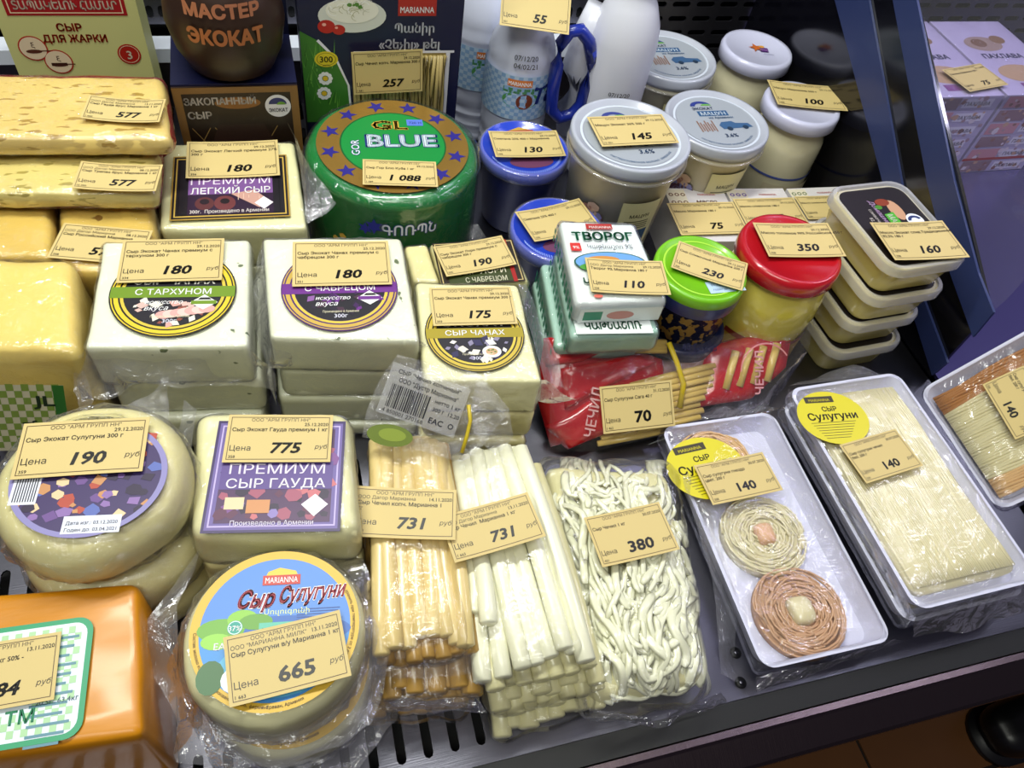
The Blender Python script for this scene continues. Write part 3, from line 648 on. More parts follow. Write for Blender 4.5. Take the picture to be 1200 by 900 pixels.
# wheel 665
ZS = .11; c = P(321, 738, ZS); R_ = .0525
t = wheel('round_cheese', 'pale round cheese with blue and gold label carrying the 665 tag', c, R_, .063, ZS, PALE, wrap=FILM, fil=.012, seed=8)
M, wd = frame(HZ(ZS+.0020), (222, 741), (421, 729)); f = Flat()
f.ell(0, 0, .5, .5, '#d9b030', 0, n=64); f.ell(0, 0, .445, .445, '#3f8fd6', 1, n=60)
f.raw(*(lambda n: ([(.445*math.cos(PI*i/n), .445*math.sin(PI*i/n)) for i in range(n+1)], [tuple(range(n+1))]))(30), '#4d86d2', 1.2)
f.ell(.02, -.03, .43, .10, '#2a63b4', 1.4, n=30); f.ell(0, -.25, .33, .17, '#58b0d8', 1.3, n=24)
f.ell(-.32, .0, .14, .07, '#6aa832', 2, n=18); f.ell(-.2, .06, .09, .06, '#86c23c', 2.1, n=16); f.ell(-.34, -.07, .09, .05, '#8ecb46', 2.1, n=16); f.ell(-.12, .04, .10, .05, '#5f9c2c', 2.1, n=16)
f.ell(-.24, .01, .045, .045, '#1f9a8a', 3, n=20); f.ring(-.24, .01, .037, .042, '#dff5ee', 3.5, 24); f.text('37%', -.24, -.01, .045, '#ffffff', 4, bold=.6, al='c')
f.rect(-.1, -.04, .16, .03, '#5ab8a0', 2.4); f.text('вес нетто 1 кг', -.08, -.02, .03, '#123a4a', 3, wd=.2)
for k in range(9): f.rect(.12, .1-.017*k, .38-.01*k, .107-.017*k, '#1b4a94', 2.5)
f.poly([(-.1, .29), (-.07, .36), (0, .385), (.1, .36), (.13, .29), (.02, .31)], '#e8c23a', 3); f.rect(-.1, .27, .13, .335, '#c22a1c', 3.5); f.text('MARIANNA', .015, .283, .055, '#ffffff', 4.5, bold=.6, al='c', wd=.2)
f.text('Сыр', -.25, .13, .15, '#ffffff', 3.9, bold=2.6, it=.3, wd=.22); f.text('Сыр', -.25, .13, .15, '#b01838', 4.4, bold=1, it=.3, wd=.22)
f.text('Сулугуни', .0, .15, .14, '#ffffff', 3.9, bold=2.6, it=.3, wd=.40, rot=.06); f.text('Сулугуни', .0, .15, .14, '#b01838', 4.4, bold=1, it=.3, wd=.40, rot=.06)
f.text('Սուլուգունի', .06, .08, .05, '#dfe8a0', 3, al='c')
f.text('EAC', -.35, -.12, .06, '#ffffff', 3, bold=.8); f.poly([(-.2, -.13), (-.17, -.07), (-.14, -.13)], '#e8f0f8', 3); f.ell(-.35, -.28, .08, .1, '#3a6a3a', 2.5, n=14); f.ell(-.2, -.3, .09, .08, '#f0f4f6', 2.6, n=16)
f.arc('Состав: молоко коровье пастеризованное, соль, фермент', 0, 0, .477, .026, '#6a4a10', 2, a0=PI*1.25, inside=True, bold=.4); f.arc('г. Ереван, Армения', 0, 0, .477, .026, '#4a3408', 2, a0=PI*1.55, inside=True, bold=.6); f.arc('хранить при температуре от 2 до 6', 0, 0, .46, .026, '#6a4a10', 2, a0=0, bold=.4)
f.build('label', t, M, sc=wd)
price_tag(HZ(ZS+.0046), (266, 789), (405, 754), '665', ['Сыр Сулугуни в/у Марианна 1 кг'], 'yellow tag reading 665 on the round blue and gold label', comp2='ООО "МАРИАННА МИЛК"', asp=.60, code='1 663', date='13.11.2020', it=.08, ps=.18, bend=.001)
c2 = P(305, 830, .05); t2 = wheel('round_cheese', 'pale round cheese under the blue and gold labelled one', Vector((c.x+.004, c.y-.006, 0)), R_, .012, .058, PALE, wrap=FILM, fil=.012, seed=18)
M2 = Matrix.Translation((c.x+.004, c.y-.006, .0605)); f = Flat(); f.ring(0, 0, .044, .0495, '#d9b030', 0); f.arc('г. Ереван, Армения', 0, 0, .047, .003, '#4a3408', 1, a0=PI*1.5, inside=True, bold=.6); f.build('label', t2, M2)
def skirt(t, c, r0, r1, z0, z1, seed, m=FILMS, nseg=8, name='film_flap', rag=.12):
    rg = random.Random(seed); mb = MB(); n = 96; nv = 7; V = []; Fc = []; rr = [r1*(1+rg.uniform(-rag, rag)) for _ in range(nseg)]; a0 = rg.random()
    for j in range(nv+1):
        k = j/nv
        for i in range(n):
            a = 2*PI*i/n; s = ((a/(2*PI)+a0) % 1)*nseg; i0 = int(s) % nseg; fr = s-int(s)
            # straight edges between corners
            ro = 1/((1-fr)/rr[i0]+fr/rr[(i0+1) % nseg]); ro *= math.cos(PI/nseg)/max(.2, math.cos((fr-.5)*2*PI/nseg))**.9*1.04
            r = r0+(ro-r0)*k; p = Vector((c.x+r*math.cos(a), c.y+r*math.sin(a), z0+(z1-z0)*k))
            q = p*55+Vector((seed, 0, 0)); p += Vector((noise.noise(q)*.003, noise.noise(q+Vector((5, 5, 5)))*.003, noise.noise(q*.8+Vector((1, 8, 3)))*.009*k+.004*math.sin(a*9+seed)*k)); V.append(p)
    for j in range(nv):
        for i in range(n):
            l = (i+1) % n; Fc.append((j*n+i, j*n+l, (j+1)*n+l, (j+1)*n+i))
    mb.add(V, Fc); return mb.build(name, m, t)
flap(t, [(228, 668, .085), (206, 712, .085), (207, 780, .085), (232, 830, .085)], [(236, 640, .09), (150, 755, .08), (190, 812, .072), (236, 868, .06)], 44, 7, .006, 92)
skirt(t, c, .0525, .072, .088, .074, 3, nseg=8); skirt(t2, Vector((c.x+.004, c.y-.006, 0)), .0525, .072, .034, .022, 9, nseg=7)

# --- orange block bottom left
ZO = .10
q = [(-190, 708), (162, 682), (168, 862), (-200, 915)]
t = block('cheese_block', 'orange cheese block with green framed label in the bottom left corner', q, .0, ZO, ORANGE, .006, .0015, seed=30)
pl = HZ(ZO+.0022); a = [pl.hit(u, v) for u, v in ((-150, 755), (103, 722), (92, 864), (-160, 910))]
cc = sum(a, Vector())/4; x = ((a[1]-a[0])+(a[2]-a[3])).normalized(); y = Vector((0, 0, 1)).cross(x); hx = (a[1]-a[0]).length/2; hy = (a[2]-a[1]).length/2
M = Matrix((x, y, Vector((0, 0, 1)))).transposed().to_4x4(); M.translation = cc
f = Flat(); f.raw(rrect(hx, hy, .009), [tuple(range(24))], '#2a9a6a', 0); f.raw(rrect(hx-.003, hy-.003, .007), [tuple(range(24))], '#dfeaf4', 1)
nn = 28
for i in range(nn):
    for j in range(14):
        if (i % 2 == 0) != (j % 2 == 0) and not (-.6 < -1+2*i/nn < .55 and 2 < j < 10):
            x0 = -hx+.006+(2*hx-.012)*i/nn; y0 = -hy+.005+(2*hy-.01)*j/14; f.rect(x0, y0, x0+(2*hx-.012)/nn, y0+(2*hy-.01)/14, '#a9d2a0', 2)
for k in range(12): f.rect(hx-.028, hy-.012-k*.0052, hx-.007-(k % 3)*.002, hy-.0105-k*.0052, '#5a8a9a', 3)
f.rect(hx-.045, -hy+.022, hx-.018, -hy+.028, '#8fc83c', 3); f.text('ТМ', -hx+.07, -hy+.012, .01, '#2a9a6a', 3, bold=1); f.text('20.5г  63.4кг', hx-.025, -hy+.02, .004, '#234a5a', 4)
f.build('label', t, M)
price_tag(HZ(ZO+.0036), (-82, 806), (69, 780), '684', ['Сыр  Мариана 2 кг 50% -'], 'yellow tag ending in 84 on the orange cheese block', asp=.56, code='358', date='13.11.2020', it=.25)

# --- green wheel 1088
ZB = .12; c = P(461, 171, ZB); R_ = .0812
GREEN = mat('green_wax', '#0f7a34', .22, coat=.6, bump=.25, bscale=30)
t = wheel('round_cheese', 'big round cheese in green wax with gold ring and blue stars', c, R_, .002, ZB, GREEN, fil=.011, wrap=FILM, seed=40)
M, wd = frame(HZ(ZB+.0022), (372, 178), (546, 178)); M.translation = Vector((c.x, c.y, ZB+.0022)); s = .071
f = Flat(); GOLD = mat('gold_foil', '#b08a42', .3, .6, bump=.3, bscale=60)
f.ell(0, 0, 1, 1, GOLD, 0, n=60); f.ell(0, 0, .70, .70, '#128a3c', 1, n=56); f.ring(0, 0, .68, .70, '#0c5a28', 1.5)
for k in range(12): a = 2*PI*k/12+.2; f.star(.85*math.cos(a), .85*math.sin(a), .13, '#2a2482', 2, a=a)
f.text('GL', -.02, .32, .26, '#c9a03c', 3, bold=2, al='c', wd=.5)
f.text('BLUE', .12, -.06, .36, '#1c2a78', 3, bold=2.6, al='c', wd=.98); f.text('BLUE', .12, -.06, .36, '#dff0ff', 3.6, bold=1, al='c', wd=.92)
f.text('GOR', -.45, -.08, .15, '#1c2a78', 3, bold=2.6, al='c', rot=PI/2); f.text('GOR', -.45, -.08, .15, '#e8f4ff', 3.6, bold=.5, al='c', rot=PI/2)
f.rect(.22, .4, .44, .54, '#5a7ad8', 3); f.text('720 Н', .25, .44, .07, '#1a2a6a', 4)
f.build('label', t, M, sc=s)
f = Flat(); f.star(-.026, .0, .009, '#2a2f96', 0, 6, .5); f.star(-.034, -.004, .007, '#2a2f96', 0, 6, .5); f.text('ԳՈՌՊՆ', .006, -.008, .016, '#202a86', 0, bold=2.4, al='c', wd=.052); f.text('ԳՈՌՊՆ', .006, -.008, .016, '#e9effa', 1, bold=.7, al='c', wd=.050)
f.speck(-.075, -.045, -.03, -.02, 5, ['#c9a03c'], .006, 0, 3); f.speck(-.02, -.045, .02, -.02, 4, ['#c9a03c'], .006, 0, 5)
def cyl(cx, cy, r, z, a0=-PI/2, slope=0):
    def g(x, y, h):
        a = a0+x/r; rr = r+slope*y+h+.0016; return Vector((cx+rr*math.cos(a), cy+rr*math.sin(a), z+y))
    return g
f.build('side_print', t, None, cyl(c.x, c.y, R_+.0012, .092, -PI/2-.05))
price_tag(HZ(ZB+.0042), (425, 203), (512, 206), '1 088', ['Сыр Гор Блю Куба 1 кг'], 'yellow tag reading 1 088 on the green waxed wheel', asp=.46, code='1 089')
flap(t, [(360, 225, .03), (400, 262, .02), (470, 284, .01), (560, 262, .02)], [(362, 275, .0), (410, 290, .005), (480, 300, .005), (575, 285, .005)], 40, 5, .006, 66)

# ------------------------------------------------------------------ cartons at the back
def carton(name, label, x0, x1, y, z1, depth, m, z0=0, yaw=0):
    t = thing(name, label, 'carton', ((x0+x1)/2, y+depth/2, z0)); mb = MB(); mb.add(*box(x0, y, z0, x1, y+depth, z1)); mb.build('board', m, t, smooth=False)
    M = Matrix(((1,0,0,(x0+x1)/2),(0,0,-1,y-.0003),(0,1,0,0),(0,0,0,1))); return t, M      # local x right, y up, z towards the viewer
CARDG = mat('pale_green_board', '#d3d48a', .5)
t, M = carton('cheese_carton', 'pale green frying cheese carton with red Armenian banner, at the back left', -.236, -.114, .78, .26, .05, CARDG)
f = Flat(); f.rect(-.051, .158, .051, .21, '#a81e22', 0); f.frame(-.048, .160, .048, .21, .001, '#f0dcb0', 1); f.text('ՏԱՊԱԿԵԼՈՒ ՀԱՄԱՐ', 0, .164, .011, '#f6ead0', 2, bold=1, al='c', wd=.088); f.rect(-.02, .176, .034, .21, '#e8dc90', 2)
f.text('СЫР', -.003, .143, .010, '#b03018', 1, bold=1.4, al='c'); f.text('ДЛЯ ЖАРКИ', -.001, .132, .010, '#b03018', 1, bold=1.4, al='c', wd=.056)
for cx, cy in ((-.040, .126), (-.022, .112)):
    f.ell(cx, cy, .0125, .0125, '#b83020', 1, n=30); f.ell(cx, cy, .0113, .0113, '#ecd9b4', 2, n=30); f.ell(cx, cy-.003, .007, .002, '#5a3020', 3, n=14); f.rect(cx+.005, cy-.003, cx+.014, cy-.002, '#5a3020', 3); f.text('ξ', cx-.001, cy+.001, .007, '#402018', 3)
f.rect(-.029, .108, -.015, .111, '#402018', 3.4)
f.ell(.043, .119, .0105, .0105, '#b02418', 1, n=30); f.ring(.043, .119, .0085, .009, '#f0d8b0', 2, 30); f.text('3', .043, .114, .012, '#f6e6c8', 2, bold=.8, al='c')
f.build('print', t, M)
# pot carton
t, M = carton('pot_carton', 'dark carton with gold framed front, holding up a clay pot', -.086, .022, .66, .156, .085, mat('brown_board', '#2c1c14', .5))
f = Flat(); f.rect(-.054, .0, .054, .156, '#8a6534', 0); f.rect(-.047, .0, .047, .150, '#26170f', 1)
f.text('ЗАКОПАННЫЙ', -.046, .139, .0095, '#ece4dc', 3, bold=1.3, wd=.062); f.text('СЫР', -.045, .125, .0095, '#ece4dc', 3, bold=1.3)
for k in range(5):
    for sgn in (1, -1):
        xa = -.046+.02*k; f.poly([(xa, .085), (xa+.0008, .085), (xa+.0008+.018*sgn, .115), (xa+.018*sgn, .115)], '#a08048', 1.6) if abs(xa+.018*sgn) < .047 else None
f.ell(.0, .140, .02, .006, '#8a5a24', 1.4); f.poly([(-.020, .118), (.020, .118), (.032, .09), (.032, .05), (-.032, .05), (-.032, .09)], '#33201a', 2.2)
f.ell(.035, .136, .0115, .0115, '#e8e8ee', 3, n=30); f.ell(.035, .138, .008, .0065, '#2a2f6e', 4, a0=0, a1=PI, n=16); f.ell(.038, .1375, .004, .003, '#6aa030', 5, a0=0, a1=PI, n=10); f.text('ЭКОКАТ', .035, .130, .0052, '#1c1c40', 5, bold=.8, al='c', wd=.017)
f.build('print', t, M)
NAVY = mat('navy_board', '#11153a', .4)
mb = MB(); mb.add(*box(-.086, .7455, .0, .022, .749, .34)); mb.build('back_panel', NAVY, t, smooth=False)
mb = MB(); mb.add(*box(-.086, .662, .1562, .022, .745, .158)); mb.build('shelf_panel', NAVY, t, smooth=False)
pc = Vector((-.032, .695, .1582)); pprof = [(.012, 0), (.026, .0), (.034, .004), (.042, .02), (.046, .04), (.044, .06), (.034, .075), (.030, .08), (.034, .085), (.026, .086), (.001, .084)]
tp = thing('clay_pot', 'dark brown clay pot with raised orange letters, standing on the gold framed carton', 'pot', pc)
mb = MB(); mb.add(*lathe([(a*1.1, b*1.15) for a, b in pprof], 40, pc)); mb.build('body', mat('brown_clay', '#2e1c12', .4, bump=.3, bscale=30), tp)
f = Flat(); f.text('ЭКОКАТ', 0, -.006, .017, '#b0693a', 6, bold=2, al='c', wd=.062); f.text('МАСТЕР', 0, .017, .015, '#c07a5a', 6, bold=2, al='c', wd=.06); f.build('letters', tp, None, cyl(pc.x, pc.y, .0493, pc.z+.052))
# noodle cheese carton
t, M = carton('noodle_cheese_carton', 'navy carton with a picture of cheese noodles and a window showing pale strands', .030, .183, .70, .30, .04, NAVY)
f = Flat(); f.ell(-.028, .200, .031, .016, '#d9dcd2', 1, n=30); f.ell(-.028, .205, .024, .012, '#f0efe0', 2, n=26); rg = random.Random(3)
for k in range(26):
    a = rg.uniform(0, PI); x = -.028+rg.uniform(-.016, .016); y = .204+rg.uniform(-.006, .008); f.ring(x, y, .006, .0066, rg.choice(['#c9c7ae', '#ffffff', '#b9b890']), 2.5+.02*k, 10, .6, a, a+2)
f.speck(-.032, .206, -.02, .211, 5, ['#5a8a3a'], .0022, 4)
for x, y, r in ((-.052, .190, .008), (-.041, .187, .006)): f.ell(x, y, r, r*.8, '#b8201c', 3, n=20); f.ell(x-.002, y+.002, r*.25, r*.2, '#f0b0a0', 4, n=8)
f.rect(.014, .200, .050, .222, '#b02820', 1); f.text('MARIANNA', .032, .203, .008, '#ffffff', 2, bold=.8, al='c', wd=.032)
f.text('Պանիր', .030, .184, .0125, '#e8eaf4', 2, bold=1, al='c', wd=.038); f.text('«Չեչիլ» թել', .026, .168, .0125, '#e8eaf4', 2, bold=1, al='c', wd=.060)
f.poly([(-.0765, .09), (-.0765, .186), (-.060, .176), (-.045, .158), (-.034, .130), (-.030, .09)], '#3c7a2a', 1)
rg = random.Random(9)
for k in range(40): x = rg.uniform(-.075, -.045); y = rg.uniform(.10, .165); f.poly([(x, y), (x+.0008, y), (x+rg.uniform(-.006, .006), y+.014)], rg.choice(['#5fa03a', '#285a1c', '#7ab84a']), 1.5)
for x, y in ((-.056, .138), (-.058, .122)):
    for j in range(10): a = j*PI/5; f.ell(x+.005*math.cos(a), y+.005*math.sin(a), .0022, .0022, '#f2f2f2', 2, n=8)
    f.ell(x, y, .0025, .0025, '#e8c02a', 3, n=10)
f.ell(-.054, .158, .011, .008, '#e0cc2a', 3, n=26); f.ring(-.054, .158, .0085, .009, '#5a5a10', 3.5, 24, .72); f.text('300', -.054, .155, .0085, '#2a2a08', 4, bold=.8, al='c'); f.text('нетто', -.054, .151, .0028, '#2a2a08', 4, al='c')
f.poly([(-.062, .176), (-.060, .178), (-.044, .159), (-.033, .130), (-.031, .09), (-.033, .09), (-.035, .13), (-.046, .158)], '#e8e8f0', 2)
f.rect(-.028, .163, .070, .1655, '#e2e2ea', 2.2); f.rect(-.030, .09, .064, .163, '#8e7c44', 1.5)
f.rect(.062, .09, .066, .1655, '#e2e2ea', 2.2)
f.build('print', t, M)
mb = MB(); rg = random.Random(5)
for k in range(24):
    x = .106-.028+k*.0039; mb.add(*tube([Vector((x+rg.uniform(-.001, .001), .6975, z)) for z in (.06, .09, .12, .161)], .0020, 6))
o = mb.build('cheese_strands', mat('beige_strand', '#a8955e', .4, coat=.3), t); o['kind'] = 'stuff'
price_tag(Plane((0, .6925, 0), (0, -1, 0)), (413, 86), (495, 82), '257', ['Сыр Чечил копч. Марианна 300 г'], 'yellow tag reading 257 on the window of the navy carton', asp=.56, code='1 661', lift=.001)

# ------------------------------------------------------------------ bottles and jug
BOT = mat('milk_bottle', '#d3d8ec', .3, coat=.4)
def bottle(c, r, h, name, label):
    t = thing(name, label, 'bottle', c); pr = [(r*.8, 0), (r, .006)]
    for k in range(3): pr += [(r, .012+k*.014), (r*.94, .016+k*.014), (r*.94, .020+k*.014), (r, .024+k*.014)]
    pr += [(r, .06), (r, h*.62), (r*1.02, h*.64), (r*.97, h*.66), (r*.99, h*.70), (r*.93, h*.76), (r*.7, h*.86), (r*.45, h*.92), (r*.42, h*.94)]
    mb = MB(); mb.add(*lathe(pr, 40, c)); mb.build('body', BOT, t)
    mb = MB(); mb.add(*lathe([(r*.46, h*.94), (r*.46, h), (r*.40, h*1.01), (.001, h*1.01)], 28, c)); mb.build('cap', mat('blue_cap', '#2038a0', .35), t)
    return t
def bottle_label(t, c, r, z, a0):
    f = Flat(); f.rect(-r*1.9, -.026, r*1.9, .026, '#bcd4ea', 0, 30)
    for i in range(30):
        for j in range(12):
            if (i+j) % 2: f.rect(-r*1.9+i*r*.126, -.025+j*.0042, -r*1.9+(i+1)*r*.126, -.0208+j*.0042, '#8fb4dc', .6)
    f.rect(-.02, .006, .028, .012, '#4a8a5a', 1, 6); f.ell(.0, -.002, .02, .010, '#5aa05a', 1.2, n=20); f.ell(.004, -.003, .009, .009, '#7a3a20', 2, n=18); f.rect(-.016, .014, .010, .022, '#e0803a', 2, 6); f.text('MARIANNA', -.003, .0155, .006, '#ffffff', 3, bold=.8, al='c', wd=.024)
    f.text('Тан', .010, -.006, .026, '#1c2c78', 3, bold=1.6, it=.2); f.build('label', t, None, cyl(c.x, c.y, r, z, a0))
c = PY(606, 100, .745); c.z = 0; t = bottle(c, .037, .198, 'milk_bottle', 'white milk drink bottle with pale blue checked label, carrying the 55 tag'); bottle_label(t, c, .037, .104, -1.75)
f = Flat(); f.text('07/12/20', 0, .0, .007, '#30303a', 1, bold=.3, al='c'); f.text('04/02/21', 0, -.008, .007, '#30303a', 1, bold=.3, al='c'); f.build('date_print', t, None, cyl(c.x, c.y, .0355, .147, -1.75, -.25))
pb = Plane((c.x, c.y-.02, .205), (-.1, -.60, .8)); price_tag(pb, (587, 2), (668, 14), '55', ['Тан Марианна 0,45 л'], 'yellow tag reading 55 at the top edge of the photo, over the bottle neck', asp=.58, code='301', date='21.12.2020')
c = PY(556, 90, .80); c.z = 0; c.x = .262; t = bottle(Vector((.235, .812, 0)), .038, .205, 'milk_bottle', 'white milk drink bottle standing between the navy carton and the 55 tagged bottle'); bottle_label(t, Vector((.235, .812, 0)), .038, .098, -1.5)
# jug
JUG = mat('jug_plastic', '#dcdeea', .35, coat=.3)
jc = P(727, 60, .15); jc.z = 0
t = thing('milk_jug', 'large translucent white jug with a blue handle behind the yogurt tubs', 'jug', jc)
pr = [(.032, 0), (.036, .006), (.036, .075), (.0365, .10), (.037, .165), (.034, .185), (.026, .205), (.020, .215), (.019, .225)]
mb = MB(); mb.add(*lathe(pr, 40, jc)); mb.build('body', JUG, t)
mb = MB(); mb.add(*lathe([(.021, .223), (.021, .245), (.001, .245)], 24, jc)); BLUEP = mat('blue_plastic', '#1b2f9a', .3, coat=.4); mb.build('cap', BLUEP, t)
dy = jc.y-.006; hp = [PY(u, v, dy-.004) for u, v in ((694, 70), (690, 48), (680, 35), (668, 37), (658, 50), (653, 75), (648, 105), (646, 128), (655, 138), (670, 134), (681, 122), (687, 100), (694, 70), (692, 58))]
mb = MB(); mb.add(*tube(hp, .0070, 10, 1)); mb.build('handle', BLUEP, t)
hp = [PY(u, v, dy+.022) for u, v in ((706, 10), (690, 40), (676, 80), (668, 125), (668, 150))]; mb = MB(); mb.add(*tube(hp, .017, 12)); mb.build('grip_body', JUG, t)
f = Flat(); f.text('07/12/20', 0, .0, .0065, '#30303a', 1, bold=.3, al='c'); f.text('04/02/21', 0, -.007, .0065, '#30303a', 1, bold=.3, al='c'); f.build('date_print', t, None, cyl(jc.x, jc.y, .036, .118, -1.75))

# ------------------------------------------------------------------ tubs and jars
def logo(f, x, y, s, c1='#2c3a86', c2='#6aa84a'):
    f.ring(x, y, s*.55, s, c1, 3, 20, .7, .3, PI); f.ell(x+s*.5, y+s*.05, s*.5, s*.25, c2, 3, a0=0, a1=PI, n=12); f.text('ЭКОКАТ', x, y-s*.55, s*.5, '#20305a', 3, bold=.8, al='c', wd=s*2)
def lidprof(r, h, lip=.004): return [(r*.90, h-.013), (r, h-.0125), (r, h-.009), (r*1.0, h-.002), (r-.001, h), (r-lip, h), (r-lip-.002, h-.003), (.0005, h-.003)]
YOG = mat('yogurt_cup', '#d9d3b8', .35, coat=.3)
def yogurt(c, r, h, label, yaw=0, full=True):
    t = thing('yogurt_tub', label, 'tub', c); rb = r*.76
    mb = MB(); mb.add(*lathe([(rb*.9, 0), (rb, .004), (r*.90, h-.022), (r*.97, h-.019), (r*.97, h-.013)], 48, c)); mb.build('cup', YOG, t)
    mb = MB(); mb.add(*lathe(lidprof(r, h), 56, c)); mb.build('lid', mat('frosted_lid', '#b6bbc8', .28, coat=.5), t)
    mb = MB(); mb.add(*lathe([(r*.985, h-.0185), (r*1.02, h-.018), (r*1.02, h-.0165), (r*.985, h-.016)], 56, c, cap=False)); mb.build('rim', CLEAR, t)
    f = Flat(); f.ring(0, 0, .80, .84, '#cfd8e4', 0, 56); f.ell(0, 0, .78, .78, '#a2a9b2', 0, n=48); logo(f, -.12, .5, .22)
    f.rect(-.28, .18, .34, .34, '#2f5a86', 2); f.text('МАЦУН', .03, .205, .14, '#dce8f2', 3, bold=.8, al='c', wd=.52); f.text('из Армении', .14, .09, .09, '#2f5a86', 3, bold=.6, al='c')
    f.poly([(.0, -.12), (.08, -.02), (.3, .0), (.36, -.06), (.62, -.08), (.68, -.2), (.05, -.24)], '#3a5f88', 2); f.ell(.18, -.23, .06, .06, '#20364e', 3, n=14); f.ell(.52, -.2, .06, .06, '#20364e', 3, n=14)
    for k in range(7): f.rect(-.42+k*.05, -.3+.03*(k % 2), -.39+k*.05, .04-.05*(k % 3), '#8a6a58', 2)
    f.text('3.6%', .12, -.48, .14, '#20406a', 3, bold=.8, al='c'); f.arc('пастеризованное молоко, закваска', 0, 0, .72, .07, '#3a5a80', 3, a0=PI*1.5, inside=True)
    f.build('lid_print', t, Matrix.Translation((c.x, c.y, h-.0028)) @ Matrix.Rotation(yaw, 4, 'Z'), sc=r)
    f = Flat(); W = .021; f.rect(-W, -.030, W, .030, '#d8d2a0', 0, 12); f.rect(-W, -.025, W*.75, -.008, '#1f4e74', 1, 12); f.text('МАЦУН', 0, .010, .006, '#2a2a20', 1, bold=.6, al='c')
    for k in range(4): f.rect(-W*.7, .004-k*.003, W*.6, .0052-k*.003, '#4a4838', 1, 8)
    f.build('side_label', t, None, cyl(c.x, c.y, r*.84, h*.48, -1.45, r*.14/(h-.02)))
    f = Flat(); f.speck(-.012, -.03, .012, .03, 26, ['#a8786a', '#8a8ac0', '#c9a890', '#6a4a5a'], .006, 0, 4); f.build('side_picture', t, None, cyl(c.x, c.y, r*.84, h*.48, -2.45, r*.14/(h-.02)))
    return t
h = .14; c = P(740, 156, h); c.z = 0; yogurt(c, .0605, h, 'white lidded yogurt tub carrying the 145 tag')
price_tag(HZ(h+.0005), (696, 156), (785, 152), '145', ['Мацун Экокат 36% 500 г'], 'yellow tag reading 145 on a clear lidded yogurt tub', asp=.50, code='15 351', bend=.0)
h = .12; c = P(841, 140, h); c.z = 0; yogurt(c, .0575, h, 'white lidded yogurt tub with blue car print, beside the 145 tagged one')
h = .12; c = P(785, 64, h); c.z = 0; yogurt(c, .0565, h, 'rearmost yogurt tub, half hidden behind the white jug')
def bluetub(c, r, h, label):
    t = thing('blue_tub', label, 'tub', c)
    mb = MB(); mb.add(*lathe([(r*.74, 0), (r*.78, .003), (r*.92, h-.016), (r*.97, h-.012)], 44, c)); mb.build('cup', mat('blue_cup', '#14226e', .3, coat=.15), t)
    mb = MB(); mb.add(*lathe(lidprof(r, h, .003), 52, c)); mb.build('lid', mat('blue_lid', '#2a48cc', .22, coat=.6), t)
    mb = MB(); mb.add(*lathe([(r*.99, h-.014), (r*1.03, h-.011), (r*1.03, h-.001), (r*.95, h+.001), (r*.93, h-.001)], 52, c, cap=False)); mb.build('rim', CLEAR, t)
    f = Flat(); f.rect(-.24, .5, .38, .68, '#a83040', 2); f.poly([(-.2, .68), (.07, .8), (.34, .68)], '#c8a040', 2.2); f.text('MARIANNA', .07, .53, .12, '#f0e8e0', 3, bold=.8, al='c', wd=.5)
    f.text('Сметана', 0, .18, .3, '#e8ecf8', 2, bold=.5, it=.3, al='c', wd=1.2); f.ell(.05, -.45, .5, .22, '#6a3a5a', 1, n=20)
    for k in range(40): a = PI*1.1+k*.8*PI/40; f.rect(.83*math.cos(a), .83*math.sin(a)-.04, .83*math.cos(a)+.02, .83*math.sin(a)+.05, '#8aa0e8', 1)
    f.build('lid_print', t, Matrix.Translation((c.x, c.y, h-.0028)), sc=r); return t
h = .09; c = P(615, 172, h); c.z = 0; bluetub(c, .047, h, 'blue lidded sour cream tub carrying the 130 tag')
price_tag(HZ(h+.001), (576, 171), (657, 170), '130', ['Сметана 25% 400 г Марианна'], 'yellow tag reading 130 on a blue tub', asp=.5, code='358', bend=.001)
h = .08; c = P(654, 268, h); c.z = 0; bluetub(c, .0465, h, 'blue lidded tub half hidden behind the white curd cheese packs')
price_tag(HZ(h+.001), (614, 269), (690, 252), '130', ['Сметана 25% 400 г'], 'yellow tag half hidden behind the white curd cheese pack, on a blue tub', asp=.52, bend=.002)
# glass jars with white lids
MILKJ = mat('milk_jar', '#dcd6b6', .15, coat=.9)
def jar(c, label, h=.12, r=.042, rl=.0445):
    t = thing('milk_jar', label, 'jar', c); mb = MB()
    mb.add(*lathe([(r*.8, 0), (r*.97, .003), (r, .008), (r, h-.045), (r*.97, h-.035), (r*.88, h-.024), (r*.86, h-.012)], 44, c)); mb.build('glass', MILKJ, t)
    mb = MB(); mb.add(*lathe([(rl*.97, h-.016), (rl, h-.015), (rl, h-.004), (rl*.96, h), (rl*.86, h), (rl*.82, h-.0015), (.0005, h-.001)], 52, c)); mb.build('lid', mat('lilac_white_lid', '#d0d2ee', .3, coat=.4), t)
    mb = MB(); mb.add(*lathe([(r+.0006, h*.36), (r+.0009, h*.37), (r+.0006, h*.385)], 44, c, cap=False)); mb.build('blue_line', ink('#4a5aa0'), t)
    f = Flat(); f.rect(-.035, -.017, .035, .012, '#c9bfa0', 0, 16); f.text('Мацун', 0, -.008, .012, '#6a4a3a', 1, bold=.7, al='c'); f.build('label', t, None, cyl(c.x, c.y, r, h*.2, -1.5))
    return t
h = .12; c = P(888, 56, h); c.z = 0; t = jar(c, 'yogurt jar with orange emblem on its lilac white lid, at the back')
f = Flat(); f.star(-.05, .0, .22, '#c8682a', 2, 5, .4, .3); f.ell(.12, .06, .08, .06, '#e0a03a', 2.5); f.rect(.05, -.18, .28, .02, '#5a2a7a', 2); f.text('Marianna', .16, -.12, .08, '#e8c8e0', 3, al='c', wd=.2); f.rect(.1, -.3, .4, -.28, '#8888a8', 1); f.build('lid_print', t, Matrix.Translation((c.x, c.y, h)) @ Matrix.Rotation(-.2, 4, 'Z'), sc=.044)
